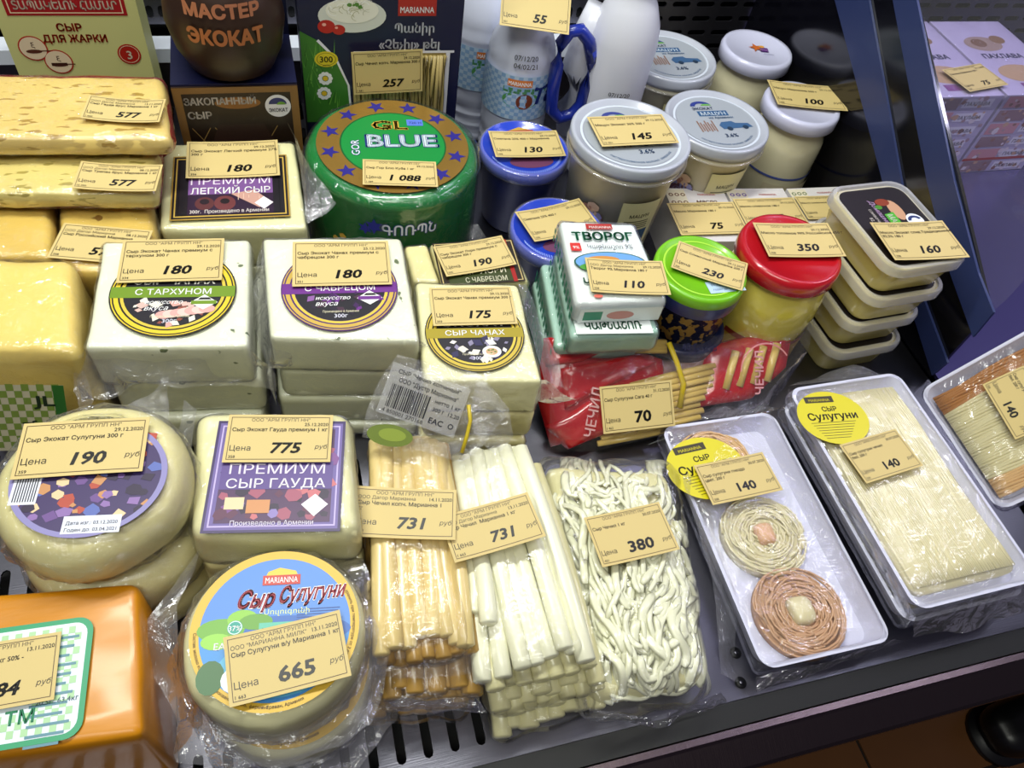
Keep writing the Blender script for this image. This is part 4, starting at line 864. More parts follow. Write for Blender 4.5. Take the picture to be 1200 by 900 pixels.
c = P(941, 120, h); c.z = 0; t = jar(c, 'jar of yogurt with lilac white lid carrying the 100 tag')
price_tag(HZ(h+.001), (904, 110), (985, 118), '100', ['Мацун Марианна 500 г'], 'yellow tag reading 100 on a jar lid', asp=.5, code='358', bend=.001)
# white-topped small cartons
def smallbox(pts, z, label, dec):
    m, hx, hy = quadframe(pts, z); t = thing('butter_carton', label, 'carton', (m.translation.x, m.translation.y, 0)); m0 = m.copy(); m0.translation.z = 0
    mb = MB(); mb.add(*box(-hx, -hy, 0, hx, hy, z, m0)); mb.build('board', mat('white_board', '#d8d4d4', .45), t, smooth=False)
    f = Flat(); f.rect(-hx, hy*.3, hx*-.35, hy*.95, '#e0d8c0', 1)
    for k in range(3):
        for l in range(2): f.ring(-hx*.85+k*hx*.2, hy*(.75-.3*l), .0015, .0027, dec, 2, 14)
    f.text('MARIANNA', hx*.35, hy*.72, .004, '#b03028', 2, bold=.6, al='c'); f.text('масло', hx*.25, hy*.42, .008, dec, 2, bold=1, al='c', it=.2); f.build('print', t, m, sc=1); return t
smallbox([(781, 220), (848, 222), (874, 282), (800, 284)], .06, 'small white butter carton with brown rings under the 75 tag', '#6a3a20')
smallbox([(852, 221), (920, 221), (950, 282), (878, 284)], .06, 'small white butter carton with purple rings, middle of the row of three', '#5a3aa0')
smallbox([(924, 220), (985, 220), (1016, 270), (954, 276)], .06, 'small white butter carton with grey green rings, next to the clear margarine tubs', '#6a7a50')
price_tag(HZ(.0615), (789, 258), (868, 256), '75', ['Масло Марианна 180 г'], 'yellow tag reading 75 on the leftmost small butter carton', asp=.55)
price_tag(HZ(.0615), (866, 250), (938, 248), '75', ['Масло сливочное 180 г'], 'yellow tag on the middle small butter carton, behind the red lidded jar', asp=.5)
price_tag(HZ(.0615), (938, 245), (998, 243), '75', ['Масло сливочное 180 г'], 'yellow tag on the rightmost small butter carton', asp=.5)
def PIX(p):
    q = R3.transposed() @ (Vector(p)-Vector((0, 0, H))); return (600+F*q.x/q.z, 450+F*q.y/q.z)
# curd cheese packs
GRN = mat('green_white_pack', '#e9f0ee', .3, coat=.4)
def curd(pts, z0, z1, label, top, dx=0, dy=0):
    pts = [PIX(P(u, v, .125)+Vector((dx, dy, z1-.125))) for u, v in pts]
    t = block('curd_pack', label, pts, z0, z1, GRN if top else mat('green_pack', '#a9cdbd', .3, coat=.4), .005, .001, n=14, cat='curd cheese', wrap=FILM, seed=int(z1*1000))
    m, hx, hy = quadframe(pts, z1+.0022)
    if top:
        f = Flat(); f.rect(-hx*.35, hy*.78, hx*.3, hy*.92, '#b02a20', 1); f.text('MARIANNA', 0, hy*.8, .0045, '#f4e8e0', 2, bold=.8, al='c', wd=hx*.55)
        f.text('ТВОРОГ', 0, hy*.50, .0135, '#1f7a52', 1, bold=1.6, al='c', wd=hx*1.5); f.rect(-hx*.85, hy*.22, -hx*.6, hy*.42, '#d02c24', 1); f.text('9%', -hx*.72, hy*.27, .005, '#ffffff', 2, al='c')
        f.text('Կաթնաշոռ 9%', .004, hy*.28, .008, '#22303a', 1, al='c', wd=hx*1.1)
        f.ell(0, -.003, hx*.86, hy*.26, '#1b5a4a', 1, n=40); f.ell(0, -.003, hx*.82, hy*.24, '#6aa0d8', 1.5, n=40); f.ell(0, -.009, hx*.76, hy*.13, '#4f9a38', 2, n=30)
        f.ell(-.006, -.0, hx*.4, hy*.09, '#c98a3a', 2.3, n=20); f.ell(.014, -.004, hx*.3, hy*.07, '#3f7a2c', 2.5, n=20)
        f.text('ԿԱԹՆԱՇՈՌ', 0, -hy*.62, .0125, '#1f6a4a', 1, bold=1.4, al='c', wd=hx*1.5); f.ell(-hx*.5, -hy*.86, .004, .002, '#d86a5a', 1, n=10); f.build('print', t, m)
    p = [P(u, v, z1) for u, v in pts]; c = sum(p, Vector())/4; mb = MB()
    a = p[3].lerp(c, -.014); b = p[0].lerp(c, -.014)           # serrated green edge on the left side
    n = 11
    for k in range(n):
        for q in (0, 1):
            s0 = a.lerp(b, (k+.1)/n); s1 = a.lerp(b, (k+.6)/n); o = Vector((-.002, 0, 0)); zz = z1-.006-(.008*q); hh = .006
            V = [Vector((s0.x, s0.y, zz-hh))+o, Vector((s1.x, s1.y, zz-hh))+o, Vector((s1.x, s1.y, zz))+o, Vector((s0.x, s0.y, zz))+o]; mb.add(V, [(0, 1, 2, 3)])
    mb.build('green_edge_print', ink('#2a8a68'), t, smooth=False)
    a = p[3].lerp(c, -.014); b = p[2].lerp(c, -.014); M = Matrix(((b-a).normalized(), Vector((0, 0, 1)), (b-a).normalized().cross(Vector((0, 0, 1))))).transposed().to_4x4(); M.translation = (a+b)/2+Vector((0, -.0018, -(z1-z0)/2))
    if not top: return t
    f = Flat(); hw = (b-a).length/2; f.rect(-hw*.9, -.009, hw*.9, .007, '#e4ece8', 0); f.ell(0, -.001, hw*.3, .005, '#c88a80', 1, n=16); f.rect(-hw*.8, -.006, -hw*.4, .004, '#2a8a68', 1); f.build('side_print', t, M)
    return t
curd([(655, 257), (744, 261), (783, 352), (676, 356)], .101, .125, 'white and green curd cheese pack carrying the 110 tag, topmost of the pile', True)
price_tag(Plane((0, 0, .1275), (0, 0, 1)), (688, 324), (780, 328), '110', ['Творог 9% Марианна 180 г'], 'yellow tag reading 110 on the curd cheese pack', comp2='ООО Дагор Марианна', asp=.5, bend=.001)
CQ = [(655, 257), (744, 261), (783, 352), (676, 356)]
tc = curd(CQ, .0765, .1005, 'curd cheese pack, second from the top, Armenian writing showing at its front', False, -.004, -.014)
f = Flat(); f.text('ԿԱԹՆԱՇՈՌ', 0, -.043, .0125, '#1f6a4a', 1, bold=1.4, al='c', wd=.05); m_, a_, b_ = quadframe([PIX(P(u, v, .125)+Vector((-.004, -.014, -.0245))) for u, v in CQ], .1025); f.rect(-a_*.9, -b_*.97, a_*.9, b_*.9, '#e9f0ee', 0); f.build('top_print', tc, m_)
curd(CQ, .052, .076, 'curd cheese pack, third from the top of the pile', False, -.010, -.003)
curd(CQ, .0265, .0515, 'curd cheese pack, fourth from the top of the pile', False, -.013, .0)
curd(CQ, .0, .026, 'curd cheese pack at the bottom of the pile', False, -.011, .0)
# green lid tubs (230)
def greenpot(c, z0, h, r, label, top):
    t = thing('cheese_jar', label, 'jar', (c.x, c.y, z0)); b = Vector((c.x, c.y, z0)); mb = MB()
    mb.add(*lathe([(r*.8, 0), (r*.9, .002), (r*.93, h-.014), (r*.96, h-.012)], 40, b)); mb.build('body', mat('gold_blue_foil', '#14183a', .25, .3, bump=.9, bscale=90, spots=('#c29a4a', 130, .52, (1, 1, 1))), t)
    mb = MB(); mb.add(*lathe([(r*.97, h-.013), (r, h-.012), (r, h-.003), (r*.97, h), (r*.90, h), (r*.88, h-.001), (.0005, h-.001)], 48, b)); mb.build('lid', mat('lime_lid' if top else 'navy_lid', '#7ac41e' if top else '#16204a', .35, coat=.3), t); return t
c = P(822, 313, .12)
t = greenpot(c, .056, .064, .042, 'lime lidded jar carrying the 230 tag, upper of two', True)
f = Flat(); f.ring(0, 0, .78, .82, '#a8e03a', 1, 40); f.rect(-.1, -.75, .72, -.42, '#b8d4f0', 2); f.text('01.12.20', .0, -.55, .1, '#20406a', 3); f.text('годен до', .0, -.68, .08, '#20406a', 3); f.build('lid_print', t, Matrix.Translation((c.x, c.y, .1192)), sc=.042)
mb = MB(); mb.add(*lathe([(.0420, .040), (.0426, .046), (.0420, .053)], 48, Vector((c.x, c.y, .056)), cap=False)); mb.build('band', mat('navy_band', '#182058', .3, coat=.4), t)
greenpot(Vector((c.x, c.y-.004, 0)), 0, .0555, .043, 'foil patterned jar under the lime lidded one', False)
price_tag(HZ(.121), (790, 300), (872, 327), '230', ['Сыр Сливочный Марианна 200 г'], 'slanted yellow tag reading 230 on the lime green lid', asp=.50, code='358', bend=.001)
# red lid jar (350)
h = .13; c = P(928, 290, h); c.z = 0
t = thing('butter_jar', 'jar of yellow melted butter with a red lid carrying the 350 tag', 'jar', c); r = .048
mb = MB(); mb.add(*lathe([(r*.8, 0), (r*.98, .004), (r, .01), (r, .05), (r*1.03, .075), (r*1.0, .093), (r*.9, .107), (r*.84, .113), (r*.84, .12)], 48, c)); mb.build('glass', mat('butter_jar', '#cdbf52', .15, coat=.9), t)
mb = MB(); mb.add(*lathe([(r*.98, .113), (r*1.0, .114), (r*1.0, .124), (r*.96, .1295), (r*.88, .13), (r*.84, .1285), (.0005, .1292)], 52, c)); mb.build('lid', mat('red_lid', '#b81420', .25, coat=.6), t)
f = Flat(); f.rect(-.05, -.02, .05, .018, '#a8842c', 0, 20); f.rect(-.05, .012, .05, .018, '#7a2a1c', 1, 20); f.text('масло', -.01, -.012, .018, '#6a2010', 1, bold=1, al='c'); f.build('label', t, None, cyl(c.x, c.y, r, .035, -1.7))
price_tag(HZ(h+.001), (890, 283), (979, 283), '350', ['Масло топленое 99% Российское 650 г'], 'yellow tag reading 350 on the red lid', asp=.5, code='358', bend=.001)
# margarine tubs
TUB = mat('butter_tub', '#d6c772', .22, coat=.6)
pts = [(978, 214), (1066, 214), (1130, 300), (1036, 326)]; h = .15; th = .0375
m, hx, hy = quadframe(pts, h)
def tub(k, dx, dy, label):
    z0 = k*th; mm = m.copy(); mm.translation = Vector((m.translation.x+dx, m.translation.y+dy, z0)); t = thing('butter_tub', label, 'tub', mm.translation)
    mb = MB(); mb.add(*loft([(rrect(hx*.80, hy*.82, .012), 0), (rrect(hx*.84, hy*.86, .014), .003), (rrect(hx*.93, hy*.94, .016), th-.004)], mm)); mb.build('body', TUB, t, sharp=50)
    mb = MB(); mb.add(*loft([(rrect(hx*.95, hy*.95, .016), th-.0105), (rrect(hx, hy, .018), th-.010), (rrect(hx, hy, .018), th-.002), (rrect(hx*.97, hy*.98, .017), th), (rrect(hx*.90, hy*.93, .015), th), (rrect(hx*.88, hy*.91, .015), th-.002)], mm)); mb.build('lid', film('clear_lid', .05, .08, .0, 20, milk=.30), t, sharp=50)
    f = Flat(); f.raw(rrect(hx*.84, hy*.87, .013), [tuple(range(24))], '#1c1614', 0)
    if k == 3:
        f.text('МАСЛО', hx*.15, -.002, .013, '#6ac82e', 3, bold=1.5, al='c', wd=hx*.95, rot=-PI/2+.12) if False else None
        f.poly([(-.004, .014), (.007, .016), (.006, -.016), (-.005, -.014)], '#4cae2e', 2); f.text('МАСЛО', -.002, 0, .0085, '#e8f4d8', 3, bold=1, al='c', wd=.026, rot=-PI/2); f.text('Домашнее', -.010, .016, .007, '#c8a8d0', 2, bold=.7, al='c', it=.3, wd=.036, rot=-PI/2)
        f.text('сливочное', -.017, .010, .005, '#c8c0b8', 2, al='c', rot=-PI/2); f.text('82,5%', -.023, .006, .005, '#c8c0b8', 2, al='c', rot=-PI/2); f.ell(.012, .018, .007, .014, '#c89a78', 1.5, n=16); f.ell(.004, .03, .008, .005, '#8a3a1c', 1.5, n=14); f.ell(-.012, -.02, .006, .009, '#b84a28', 1.5, n=14); f.ell(-.004, .024, .004, .003, '#4a8a2a', 2, n=10)
        f.ell(.023, .002, .009, .009, '#e8ecf4', 3, n=26); f.ring(.023, .002, .004, .0075, '#2a3a6e', 4, 18, .8, .2, PI); f.speck(-.02, -.035, .02, -.026, 8, ['#7a3a1c', '#4a8a2a', '#b8a070'], .004, 1.5)
    mt_ = mm.copy(); mt_.translation.z = z0+th-.0018 if k == 3 else z0+th-.0018; f.build('lid_print', t, mt_); return t
tub(3, 0, 0, 'clear lidded tub of yellow butter carrying the 160 tag, top of the stack of four'); tub(2, .001, -.001, 'butter tub, second from the top of the stack of four'); tub(1, -.001, .001, 'butter tub, third from the top of the stack of four'); tub(0, 0, -.002, 'butter tub at the bottom of the stack of four')
price_tag(HZ(h+.0012), (1032, 285), (1118, 282), '160', ['Масло Экокат слив.Традиционное', '82,5% 180 г'], 'yellow tag reading 160 on the top butter tub', asp=.54, code='358', bend=.001)

# ------------------------------------------------------------------ stick cheese bags
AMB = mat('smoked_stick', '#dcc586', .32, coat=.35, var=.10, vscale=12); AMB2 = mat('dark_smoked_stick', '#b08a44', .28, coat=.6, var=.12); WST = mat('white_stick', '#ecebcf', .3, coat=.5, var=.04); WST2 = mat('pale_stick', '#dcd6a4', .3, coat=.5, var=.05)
def sticks(t, tops, bots, z0, z1, r, m, seed, name='cheese_stick', zj=.002):
    rg = random.Random(seed)
    for (a, b) in zip(tops, bots):
        p0 = P(a[0], a[1], z0); p1 = P(b[0], b[1], z1+rg.uniform(-zj, zj)); d = (p1-p0); s = Vector((-d.y, d.x, 0)).normalized(); w1 = rg.uniform(-.003, .003)
        alt = Vector((0, 0, .0022*(1 if rg.random() < .5 else -1))); p0 += alt; p1 += alt; path = [p0.lerp(p1, k/7)+s*w1*math.sin(PI*k/7)+Vector((0, 0, .0015*math.sin(PI*k/7))) for k in range(8)]
        path = [path[0]+(path[0]-path[1]).normalized()*.0012]+path+[path[-1]+(path[-1]-path[-2]).normalized()*.0012]
        mb = MB(); V, Fc = tube(path, r*rg.uniform(.9, 1.08), 10, 1.05, taper=.25); mb.add(V, Fc); mb.build(name, m, t)
def row(a, b, n, j=3, seed=0):
    rg = random.Random(seed); return [(a[0]+(b[0]-a[0])*i/(n-1)+rg.uniform(-j, j)*.4, a[1]+(b[1]-a[1])*i/(n-1)+rg.uniform(-j, j)) for i in range(n)]
def bag(t, pts, z0, z1, amp=.003, seed=0, m=None, r=.010, n=26):
    hx, hy, hz, f, c = quadwarp(pts, z0, z1); V, Fc = rbox(hx, hy, hz, r, n, f, amp, 60, seed); mb = MB(); mb.add(V, Fc); return mb.build('plastic_bag', m or FILMB, t)
q = [(430, 508), (522, 508), (556, 766), (436, 772)]
t = thing('stick_cheese_bag', 'clear bag of smoked amber cheese sticks carrying the left 731 tag', 'cheese', P(490, 640, .045))
sticks(t, [(441, 520), (452, 517), (463, 516), (475, 517), (487, 514), (498, 514), (507, 517), (514, 522)], [(447, 768), (462, 760), (479, 757), (493, 744), (509, 743), (525, 743), (536, 752), (546, 755)], .077, .077, .0056, AMB, 3)
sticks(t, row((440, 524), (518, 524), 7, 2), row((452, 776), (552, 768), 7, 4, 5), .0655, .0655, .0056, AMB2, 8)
bag(t, q, .058, .0865, .003, 3, r=.012)
price_tag(HZ(.0885), (412, 600), (534, 605), '731', ['Сыр Чечил копч. Марианна 1', 'кг'], 'yellow tag reading 731 on the amber smoked sticks', comp2='ООО Дагор Марианна', asp=.50, code='1 661', date='14.11.2020', bend=.001)
flap(t, [(436, 768, .07), (500, 760, .07), (556, 764, .07)], [(440, 790, .06), (505, 800, .055), (565, 785, .06)], 30, 5, .005, 12, FILMK)
t = thing('stick_cheese_bag', 'clear bag of darker smoked cheese sticks under the amber one', 'cheese', P(490, 700, .028))
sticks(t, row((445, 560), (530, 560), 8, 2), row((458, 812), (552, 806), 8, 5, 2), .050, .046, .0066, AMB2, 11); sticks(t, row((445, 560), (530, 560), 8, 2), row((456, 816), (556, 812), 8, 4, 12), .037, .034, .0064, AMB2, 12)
bag(t, [(436, 560), (538, 560), (562, 822), (448, 826)], .028, .054, .003, 9, r=.012)
flap(t, [(446, 812, .04), (500, 822, .04), (560, 815, .04)], [(452, 832, .03), (510, 838, .025), (572, 836, .03)], 30, 5, .005, 15, FILMK)
t = thing('stick_cheese_bag', 'lowest bag of smoked cheese sticks lying on the steel deck', 'cheese', P(480, 740, .0))
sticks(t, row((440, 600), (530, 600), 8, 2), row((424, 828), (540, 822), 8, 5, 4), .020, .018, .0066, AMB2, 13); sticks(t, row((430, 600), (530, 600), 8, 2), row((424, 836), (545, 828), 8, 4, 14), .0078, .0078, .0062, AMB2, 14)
bag(t, [(425, 600), (540, 600), (556, 838), (410, 846)], .001, .027, .003, 19, r=.012)
# white sticks
q = [(526, 520), (612, 515), (695, 770), (558, 802)]
t = thing('stick_cheese_bag', 'clear bag of white cheese sticks carrying the right 731 tag', 'cheese', P(600, 650, .045))
sticks(t, [(537, 542), (548, 535), (558, 532), (569, 530), (580, 528), (590, 527), (600, 526), (608, 528)], [(566, 797), (590, 792), (612, 783), (629, 776), (645, 768), (661, 760), (673, 762), (686, 775)], .069, .066, .0062, WST, 21)
sticks(t, [(546, 645), (560, 645)], [(556, 716), (572, 731)], .070, .074, .0056, WST, 25)
sticks(t, row((536, 540), (610, 530), 7, 2, 3), row((580, 806), (690, 780), 7, 4, 6), .055, .053, .0060, WST2, 22)
bag(t, q, .047, .078, .003, 23, r=.012)
price_tag(HZ(.0855), (523, 634), (628, 604), '731', ['Сыр Чечил  Марианна 1 кг'], 'yellow tag reading 731 on the white sticks', comp2='ООО Дагор Марианна', asp=.50, code='1 663', date='13.11.2020', bend=.001)
t = thing('stick_cheese_bag', 'clear bag of pale cheese sticks, middle of the white pile', 'cheese', P(620, 700, .02))
sticks(t, row((545, 560), (625, 550), 8, 2), row((585, 828), (698, 796), 8, 5, 2), .040, .034, .0068, WST2, 31); sticks(t, row((545, 570), (625, 560), 8, 2), row((590, 836), (698, 812), 8, 5, 9), .028, .026, .0066, WST2, 32)
bag(t, [(535, 560), (632, 548), (706, 806), (572, 838)], .021, .045, .003, 29, r=.012)
t = thing('stick_cheese_bag', 'lowest bag of pale cheese sticks of the white pile, at the deck edge', 'cheese', P(625, 740, .0))
sticks(t, row((560, 600), (640, 590), 8, 2), row((588, 858), (698, 826), 8, 4, 2), .012, .0095, .0070, WST2, 33)
bag(t, [(545, 600), (645, 590), (706, 834), (580, 868)], .001, .020, .003, 39, r=.009)
# clear bag with barcode behind the sticks
t = thing('barcode_bag', 'empty top of a clear bag printed with a black barcode, behind the amber sticks', 'bag', P(500, 500, .09))
q0, q1, q2 = P(565, 452, .127), P(440, 440, .127), P(500, 530, .094); nb = (q1-q0).cross(q2-q0).normalized(); nb = nb if nb.z > 0 else -nb; BP = Plane(q0, nb)
A = [BP.hit(*k) for k in ((424, 512), (430, 482), (444, 446), (466, 416))]; B = [BP.hit(*k) for k in ((540, 540), (566, 520), (594, 486), (560, 436))]
mb = MB(); mb.add(*sheet(A, B, 14, 26, .0035, 55, 4)); mb.build('film', FILMK, t)
M, wd = frame(BP, (450, 456), (540, 488)); M = M @ Matrix.Translation((0, 0, .004)); f = Flat()
f.poly([(-.5, -.28), (.5, -.28), (.5, .36), (-.5, .36)], film('milky_panel', .04, .2, .0, 20, milk=.22), 0)
f.text('СЫР "Чечил копченый"', -.40, .25, .075, '#16161e', 1, bold=.6, wd=.8); f.text('ООО "Дустр Марианна"', -.36, .15, .075, '#16161e', 1, bold=.6, wd=.76); rg = random.Random(8); x = -.42
while x < .08: ww = rg.choice([.008, .014, .020]); f.rect(x, -.18, x+ww, .11, '#101018', 1); x += ww+rg.choice([.008, .012, .016])
f.text('4 850001 270168', -.44, -.25, .07, '#16161e', 1, wd=.52); f.text('нетто 1 кг', .14, .05, .07, '#16161e', 1, bold=.5); f.text('300 г  12.20', .14, -.05, .07, '#16161e', 1, bold=.5); f.text('EAC', .14, -.2, .10, '#16161e', 1, bold=.8); f.ring(.42, -.16, .022, .034, '#16161e', 1, 20)
f.build('print', t, M, sc=wd)
f = Flat(); M3, w3 = frame(BP, (430, 506), (484, 514)); f.ell(0, 0, .5, .24, '#6d7f2e', 0, n=20); f.ell(.05, .02, .3, .14, '#8d9f3a', 1, n=16); f.build('green_sticker', t, M3 @ Matrix.Translation((0, 0, .002)), sc=w3)
yb = [BP.hit(*k)+nb*.004 for k in ((549, 474), (551, 492), (547, 510), (541, 530))]; mb = MB(); mb.add(*tube(yb, .0009, 6, 1.6)); mb.build('yellow_tie', ink('#c8b020'), t)
mb = MB(); mb.add(*sheet([BP.hit(560, 436), BP.hit(596, 478), BP.hit(602, 512)], [BP.hit(545, 500), BP.hit(566, 520), BP.hit(590, 530)], 14, 8, .006, 60, 6)); mb.build('film_fold', FILMK, t)

# ------------------------------------------------------------------ braided noodle cheese
STR = mat('fresh_strand', '#e8e8cc', .32, coat=.6, var=.04)
t = thing('noodle_cheese_bag', 'clear bag of white tangled cheese ribbons carrying the 380 tag', 'cheese', P(735, 680, 0))
TL, TR, BR, BL = (630, 532), (790, 540), (838, 806), (694, 832)
def st(s, q):
    a = (s+1)/2; b = (q+1)/2; u = (TL[0]*(1-a)+TR[0]*a)*b+(BL[0]*(1-a)+BR[0]*a)*(1-b); v = (TL[1]*(1-a)+TR[1]*a)*b+(BL[1]*(1-a)+BR[1]*a)*(1-b); return u, v
def dome(s, q): return .010+.030*max(0, (1-abs(s)**3.5))*max(0, (1-abs(q)**5))
rg = random.Random(12); cnt = 0
mb = MB()
hx, hy, hz, ff, cc = quadwarp([TL, TR, BR, BL], 0, .03); V, Fc = rbox(hx*.93, hy*.94, hz*.9, .014, 14, ff, .002, 30, 2); mb.add(V, Fc); mb.build('inner_mass', mat('strand_core', '#d8d2a0', .4, coat=.4, bump=.6, bscale=60), t)
while cnt < 298:
    s = rg.uniform(-.93, .93); q = rg.uniform(-.95, .95); path = []; lay = rg.uniform(-.006, .003)+.004*(cnt/210); dirn = rg.choice((-1, 1)); sd = rg.random()*20; L = rg.randint(9, 18)
    for k in range(L):
        if abs(s) > .97 or abs(q) > .98: break
        u, v = st(s, q); path.append(P(u, v, dome(s, q)+lay+.002*math.sin(k*.7+sd)))
        vx, vy = -q*abs(q)**2*1.0, s*(1.3)+ (0.25 if s > 0 else -.25)
        nn_ = noise.noise(Vector((s*1.6+3, q*2.4, cnt*.05)))*2.2
        if q > .25: nn_ += noise.noise(Vector((s*2.5, q*3+9, 2)))*3
        l = math.hypot(vx, vy) or 1; vx, vy = vx/l, vy/l; vx, vy = vx*math.cos(nn_)-vy*math.sin(nn_), vx*math.sin(nn_)+vy*math.cos(nn_)
        s += vx*.075*dirn; q += vy*.048*dirn
    if len(path) < 6: continue
    mb = MB(); mb.add(*tube(path, rg.uniform(.0011, .0018), 6, rg.uniform(1.4, 2.4), taper=.4)); mb.build('cheese_ribbon', STR, t); cnt += 1
bag(t, [(624, 524), (800, 532), (846, 812), (688, 842)], .0005, .044, .004, 44, r=.018, n=34)
flap(t, [(800, 560, .03), (835, 680, .025), (845, 790, .02)], [(815, 545, .02), (858, 680, .012), (866, 800, .004)], 40, 5, .006, 47, FILMK)
flap(t, [(690, 830, .015), (760, 842, .012), (845, 812, .015)], [(690, 845, .004), (765, 852, .003), (850, 825, .004)], 40, 4, .004, 49, FILMK)
flap(t, [(630, 560, .03), (645, 660, .03), (690, 830, .02)], [(614, 545, .02), (630, 660, .02), (680, 835, .006)], 40, 4, .005, 50, FILMK)
price_tag(HZ(.0505), (694, 637), (783, 617), '380', ['Сыр Чечил 1 кг'], 'yellow tag reading 380 on the tangled white cheese ribbons', asp=.60, code='431', date='30.07.2020', it=.08, ps=.19, bend=.0008)

# ------------------------------------------------------------------ foam trays
def tray(m, hx, hy, h, name, label, cat='cheese', mat_=None):
    t = thing(name, label, cat, m.translation); r = .012
    mb = MB(); mb.add(*loft([(rrect(hx*.86, hy*.93, r), 0), (rrect(hx*.99, hy*.995, r), h-.002), (rrect(hx, hy, r), h), (rrect(hx-.003, hy-.003, r*.9), h), (rrect(hx*.86, hy*.93, r*.8), .004)], m)); mb.build('foam_tray', mat_ or FOAM, t, sharp=60); return t
def traywrap(t, m, hx, hy, h, bulge, seed, fm=None):
    mb = MB(); V, Fc = rbox(hx+.001, hy+.001, (h+.001)/2, .008, 28, None, .0008, 80, seed)
    V = [m @ Vector((p.x, p.y, (h+.001)/2+p.z+(bulge*(1-(p.x/hx)**2)*(1-(p.y/hy)**4) if p.z > 0 else 0)+.0006)) for p in V]; mb.add(V, Fc); return mb.build('plastic_wrap', fm or FILM, t)
def nest(t, m, cx, cy, r0, r1, z, ms, knob, kr, seed):
    rg = random.Random(seed); mb = MB()
    for k in range(75):
        a = rg.random()*2*PI; span = rg.uniform(1.2, 3.6); r = rg.uniform(r0, r1); dr = rg.uniform(-.25, .25)*(r1-r0); hh = .009*math.sqrt(max(.05, 1-((r-(r0+r1)/2)/((r1-r0)/2+.004))**2)); path = []
        for i in range(12):
            q = a+span*i/11; rr = min(r1, max(r0, r+dr*math.sin(i/11*PI))); path.append(m @ Vector((cx+rr*math.cos(q), cy+rr*math.sin(q)*.95, z+.002+hh*(1+.12*math.sin(i+k))+rg.uniform(-.0008, .0008))))
        mb.add(*tube(path, .0008, 5, 1.3))
    o = mb.build('cheese_threads', ms, t); o['kind'] = 'stuff'
    mb = MB(); pr = [(r0*.6, 0), (r1*.97, .001), (r1*.9, .006), ((r0+r1)/2, .0095), (r0, .008), (.001, .006)]; mb.add(*lathe(pr, 36, M=m @ Matrix.Translation((cx, cy, z)))); mb.build('nest_body', ms, t)
    mb = MB(); V, Fc = rbox(kr, kr*1.15, kr*.75, kr*.7, 10, None, .001, 60, seed); V = [m @ Vector((p.x+cx, p.y+cy, p.z+z+.010)) for p in V]; mb.add(V, Fc); mb.build('centre_knot', knob, t)
CREAM = mat('cream_thread', '#d9d0a6', .35, coat=.5); TAN = mat('tan_thread', '#c49a74', .35, coat=.4); TAN2 = mat('orange_thread', '#d8b07a', .35, coat=.4)
pts = [(781, 498), (902, 486), (1049, 746), (886, 792)]; h = .022
m, hx, hy = quadframe(pts, h); m.translation.z = .001
t = tray(m, hx, hy, h, 'nest_cheese_tray', 'white foam tray with three nests of cheese threads under the 140 tag')
mi = m.inverted()
def loc(u, v, z): p = mi @ P(u, v, z); return p.x, p.y
for (u, v, r1, ms, kn, kr, sd) in ((838, 540, .034, TAN2, CREAM, .006, 1), (896, 626, .0375, CREAM, mat('pink_knot', '#d9ac84', .4), .0085, 2), (938, 716, .038, TAN, CREAM, .010, 3)):
    x, y = loc(u, v, .015); nest(t, m, x, y, .008, r1, .004, ms, kn, kr, sd)
traywrap(t, m, hx, hy, h, .003, 61)
pl = HZ(.0265); M, wd = frame(pl, (793, 556), (862, 540)); f = Flat(); YEL = '#d8cc14'
def sulug(f):
    f.ell(0, 0, .5, .42, YEL, 0, n=40); f.rect(-.3, .24, .12, .34, '#3a3414', 1); f.text('MARIANNA', -.09, .26, .06, '#d8cc14', 2, bold=.6, al='c'); f.text('СЫР', .0, .1, .10, '#2a2408', 1, bold=1, al='c'); f.text('Сулугуни', .0, -.03, .15, '#2a2408', 1, bold=1, al='c', wd=.72)
    for k in range(7): f.rect(-.35+.02*k, -.08-.04*k, .3-.03*k, -.072-.04*k, '#5a5210', 1)
sulug(f); f.build('label', t, M, sc=wd*1.25)
price_tag(HZ(.0285), (823, 570), (904, 553), '140', ['Сыр сулугуни гнездо', 'цвет. 200 г'], 'yellow tag reading 140 on the tray of nests', asp=.56, code='358', date='30.07.2020', it=0, bend=.0005)
flap(t, [(781, 498, .02), (840, 490, .02), (902, 486, .02)], [(770, 505, .01), (835, 478, .012), (912, 478, .01)], 30, 4, .005, 63, FILMK)
flap(t, [(886, 792, .018), (970, 775, .018), (1049, 748, .018)], [(884, 808, .006), (965, 785, .006), (1058, 752, .008)], 30, 4, .004, 64, FILMK)
# right tray stack
pts = [(925, 452), (1046, 441), (1226, 672), (1073, 722)]; h = .018
m, hx, hy = quadframe(pts, .050)
def strandtray(z0, dx, dy, label, name='strand_cheese_tray'):
    mm = m.copy(); mm.translation = Vector((m.translation.x+dx, m.translation.y+dy, z0)); t = tray(mm, hx, hy, h, name, label)
    mb = MB(); rg = random.Random(int(z0*1000)+1); n = 62
    for k in range(n):
        x = (-.80+1.60*k/(n-1))*hx; path = []
        for i in range(12): yq = (.88-1.72*i/11)*hy; path.append(mm @ Vector((x+.0012*math.sin(i*.8+k*.3)+rg.uniform(-.0004, .0004), yq, .0135+.0022*(1-(2*k/(n-1)-1)**2)+rg.uniform(-.0004, .0004))))
        mb.add(*tube(path, .0013, 5, 1.0))
    o = mb.build('cheese_threads', CREAM, t); o['kind'] = 'stuff'
    mb = MB(); mb.add(*loft([(rrect(hx*.80, hy*.88, .01), .003), (rrect(hx*.82, hy*.89, .01), .0135)], mm)); mb.build('cheese_slab', CREAM, t)
    traywrap(t, mm, hx, hy, h, .0015, 71+int(z0*100)); return t
t = strandtray(.032, 0, 0, 'white foam tray of straight cheese threads with yellow sticker, top of its stack')
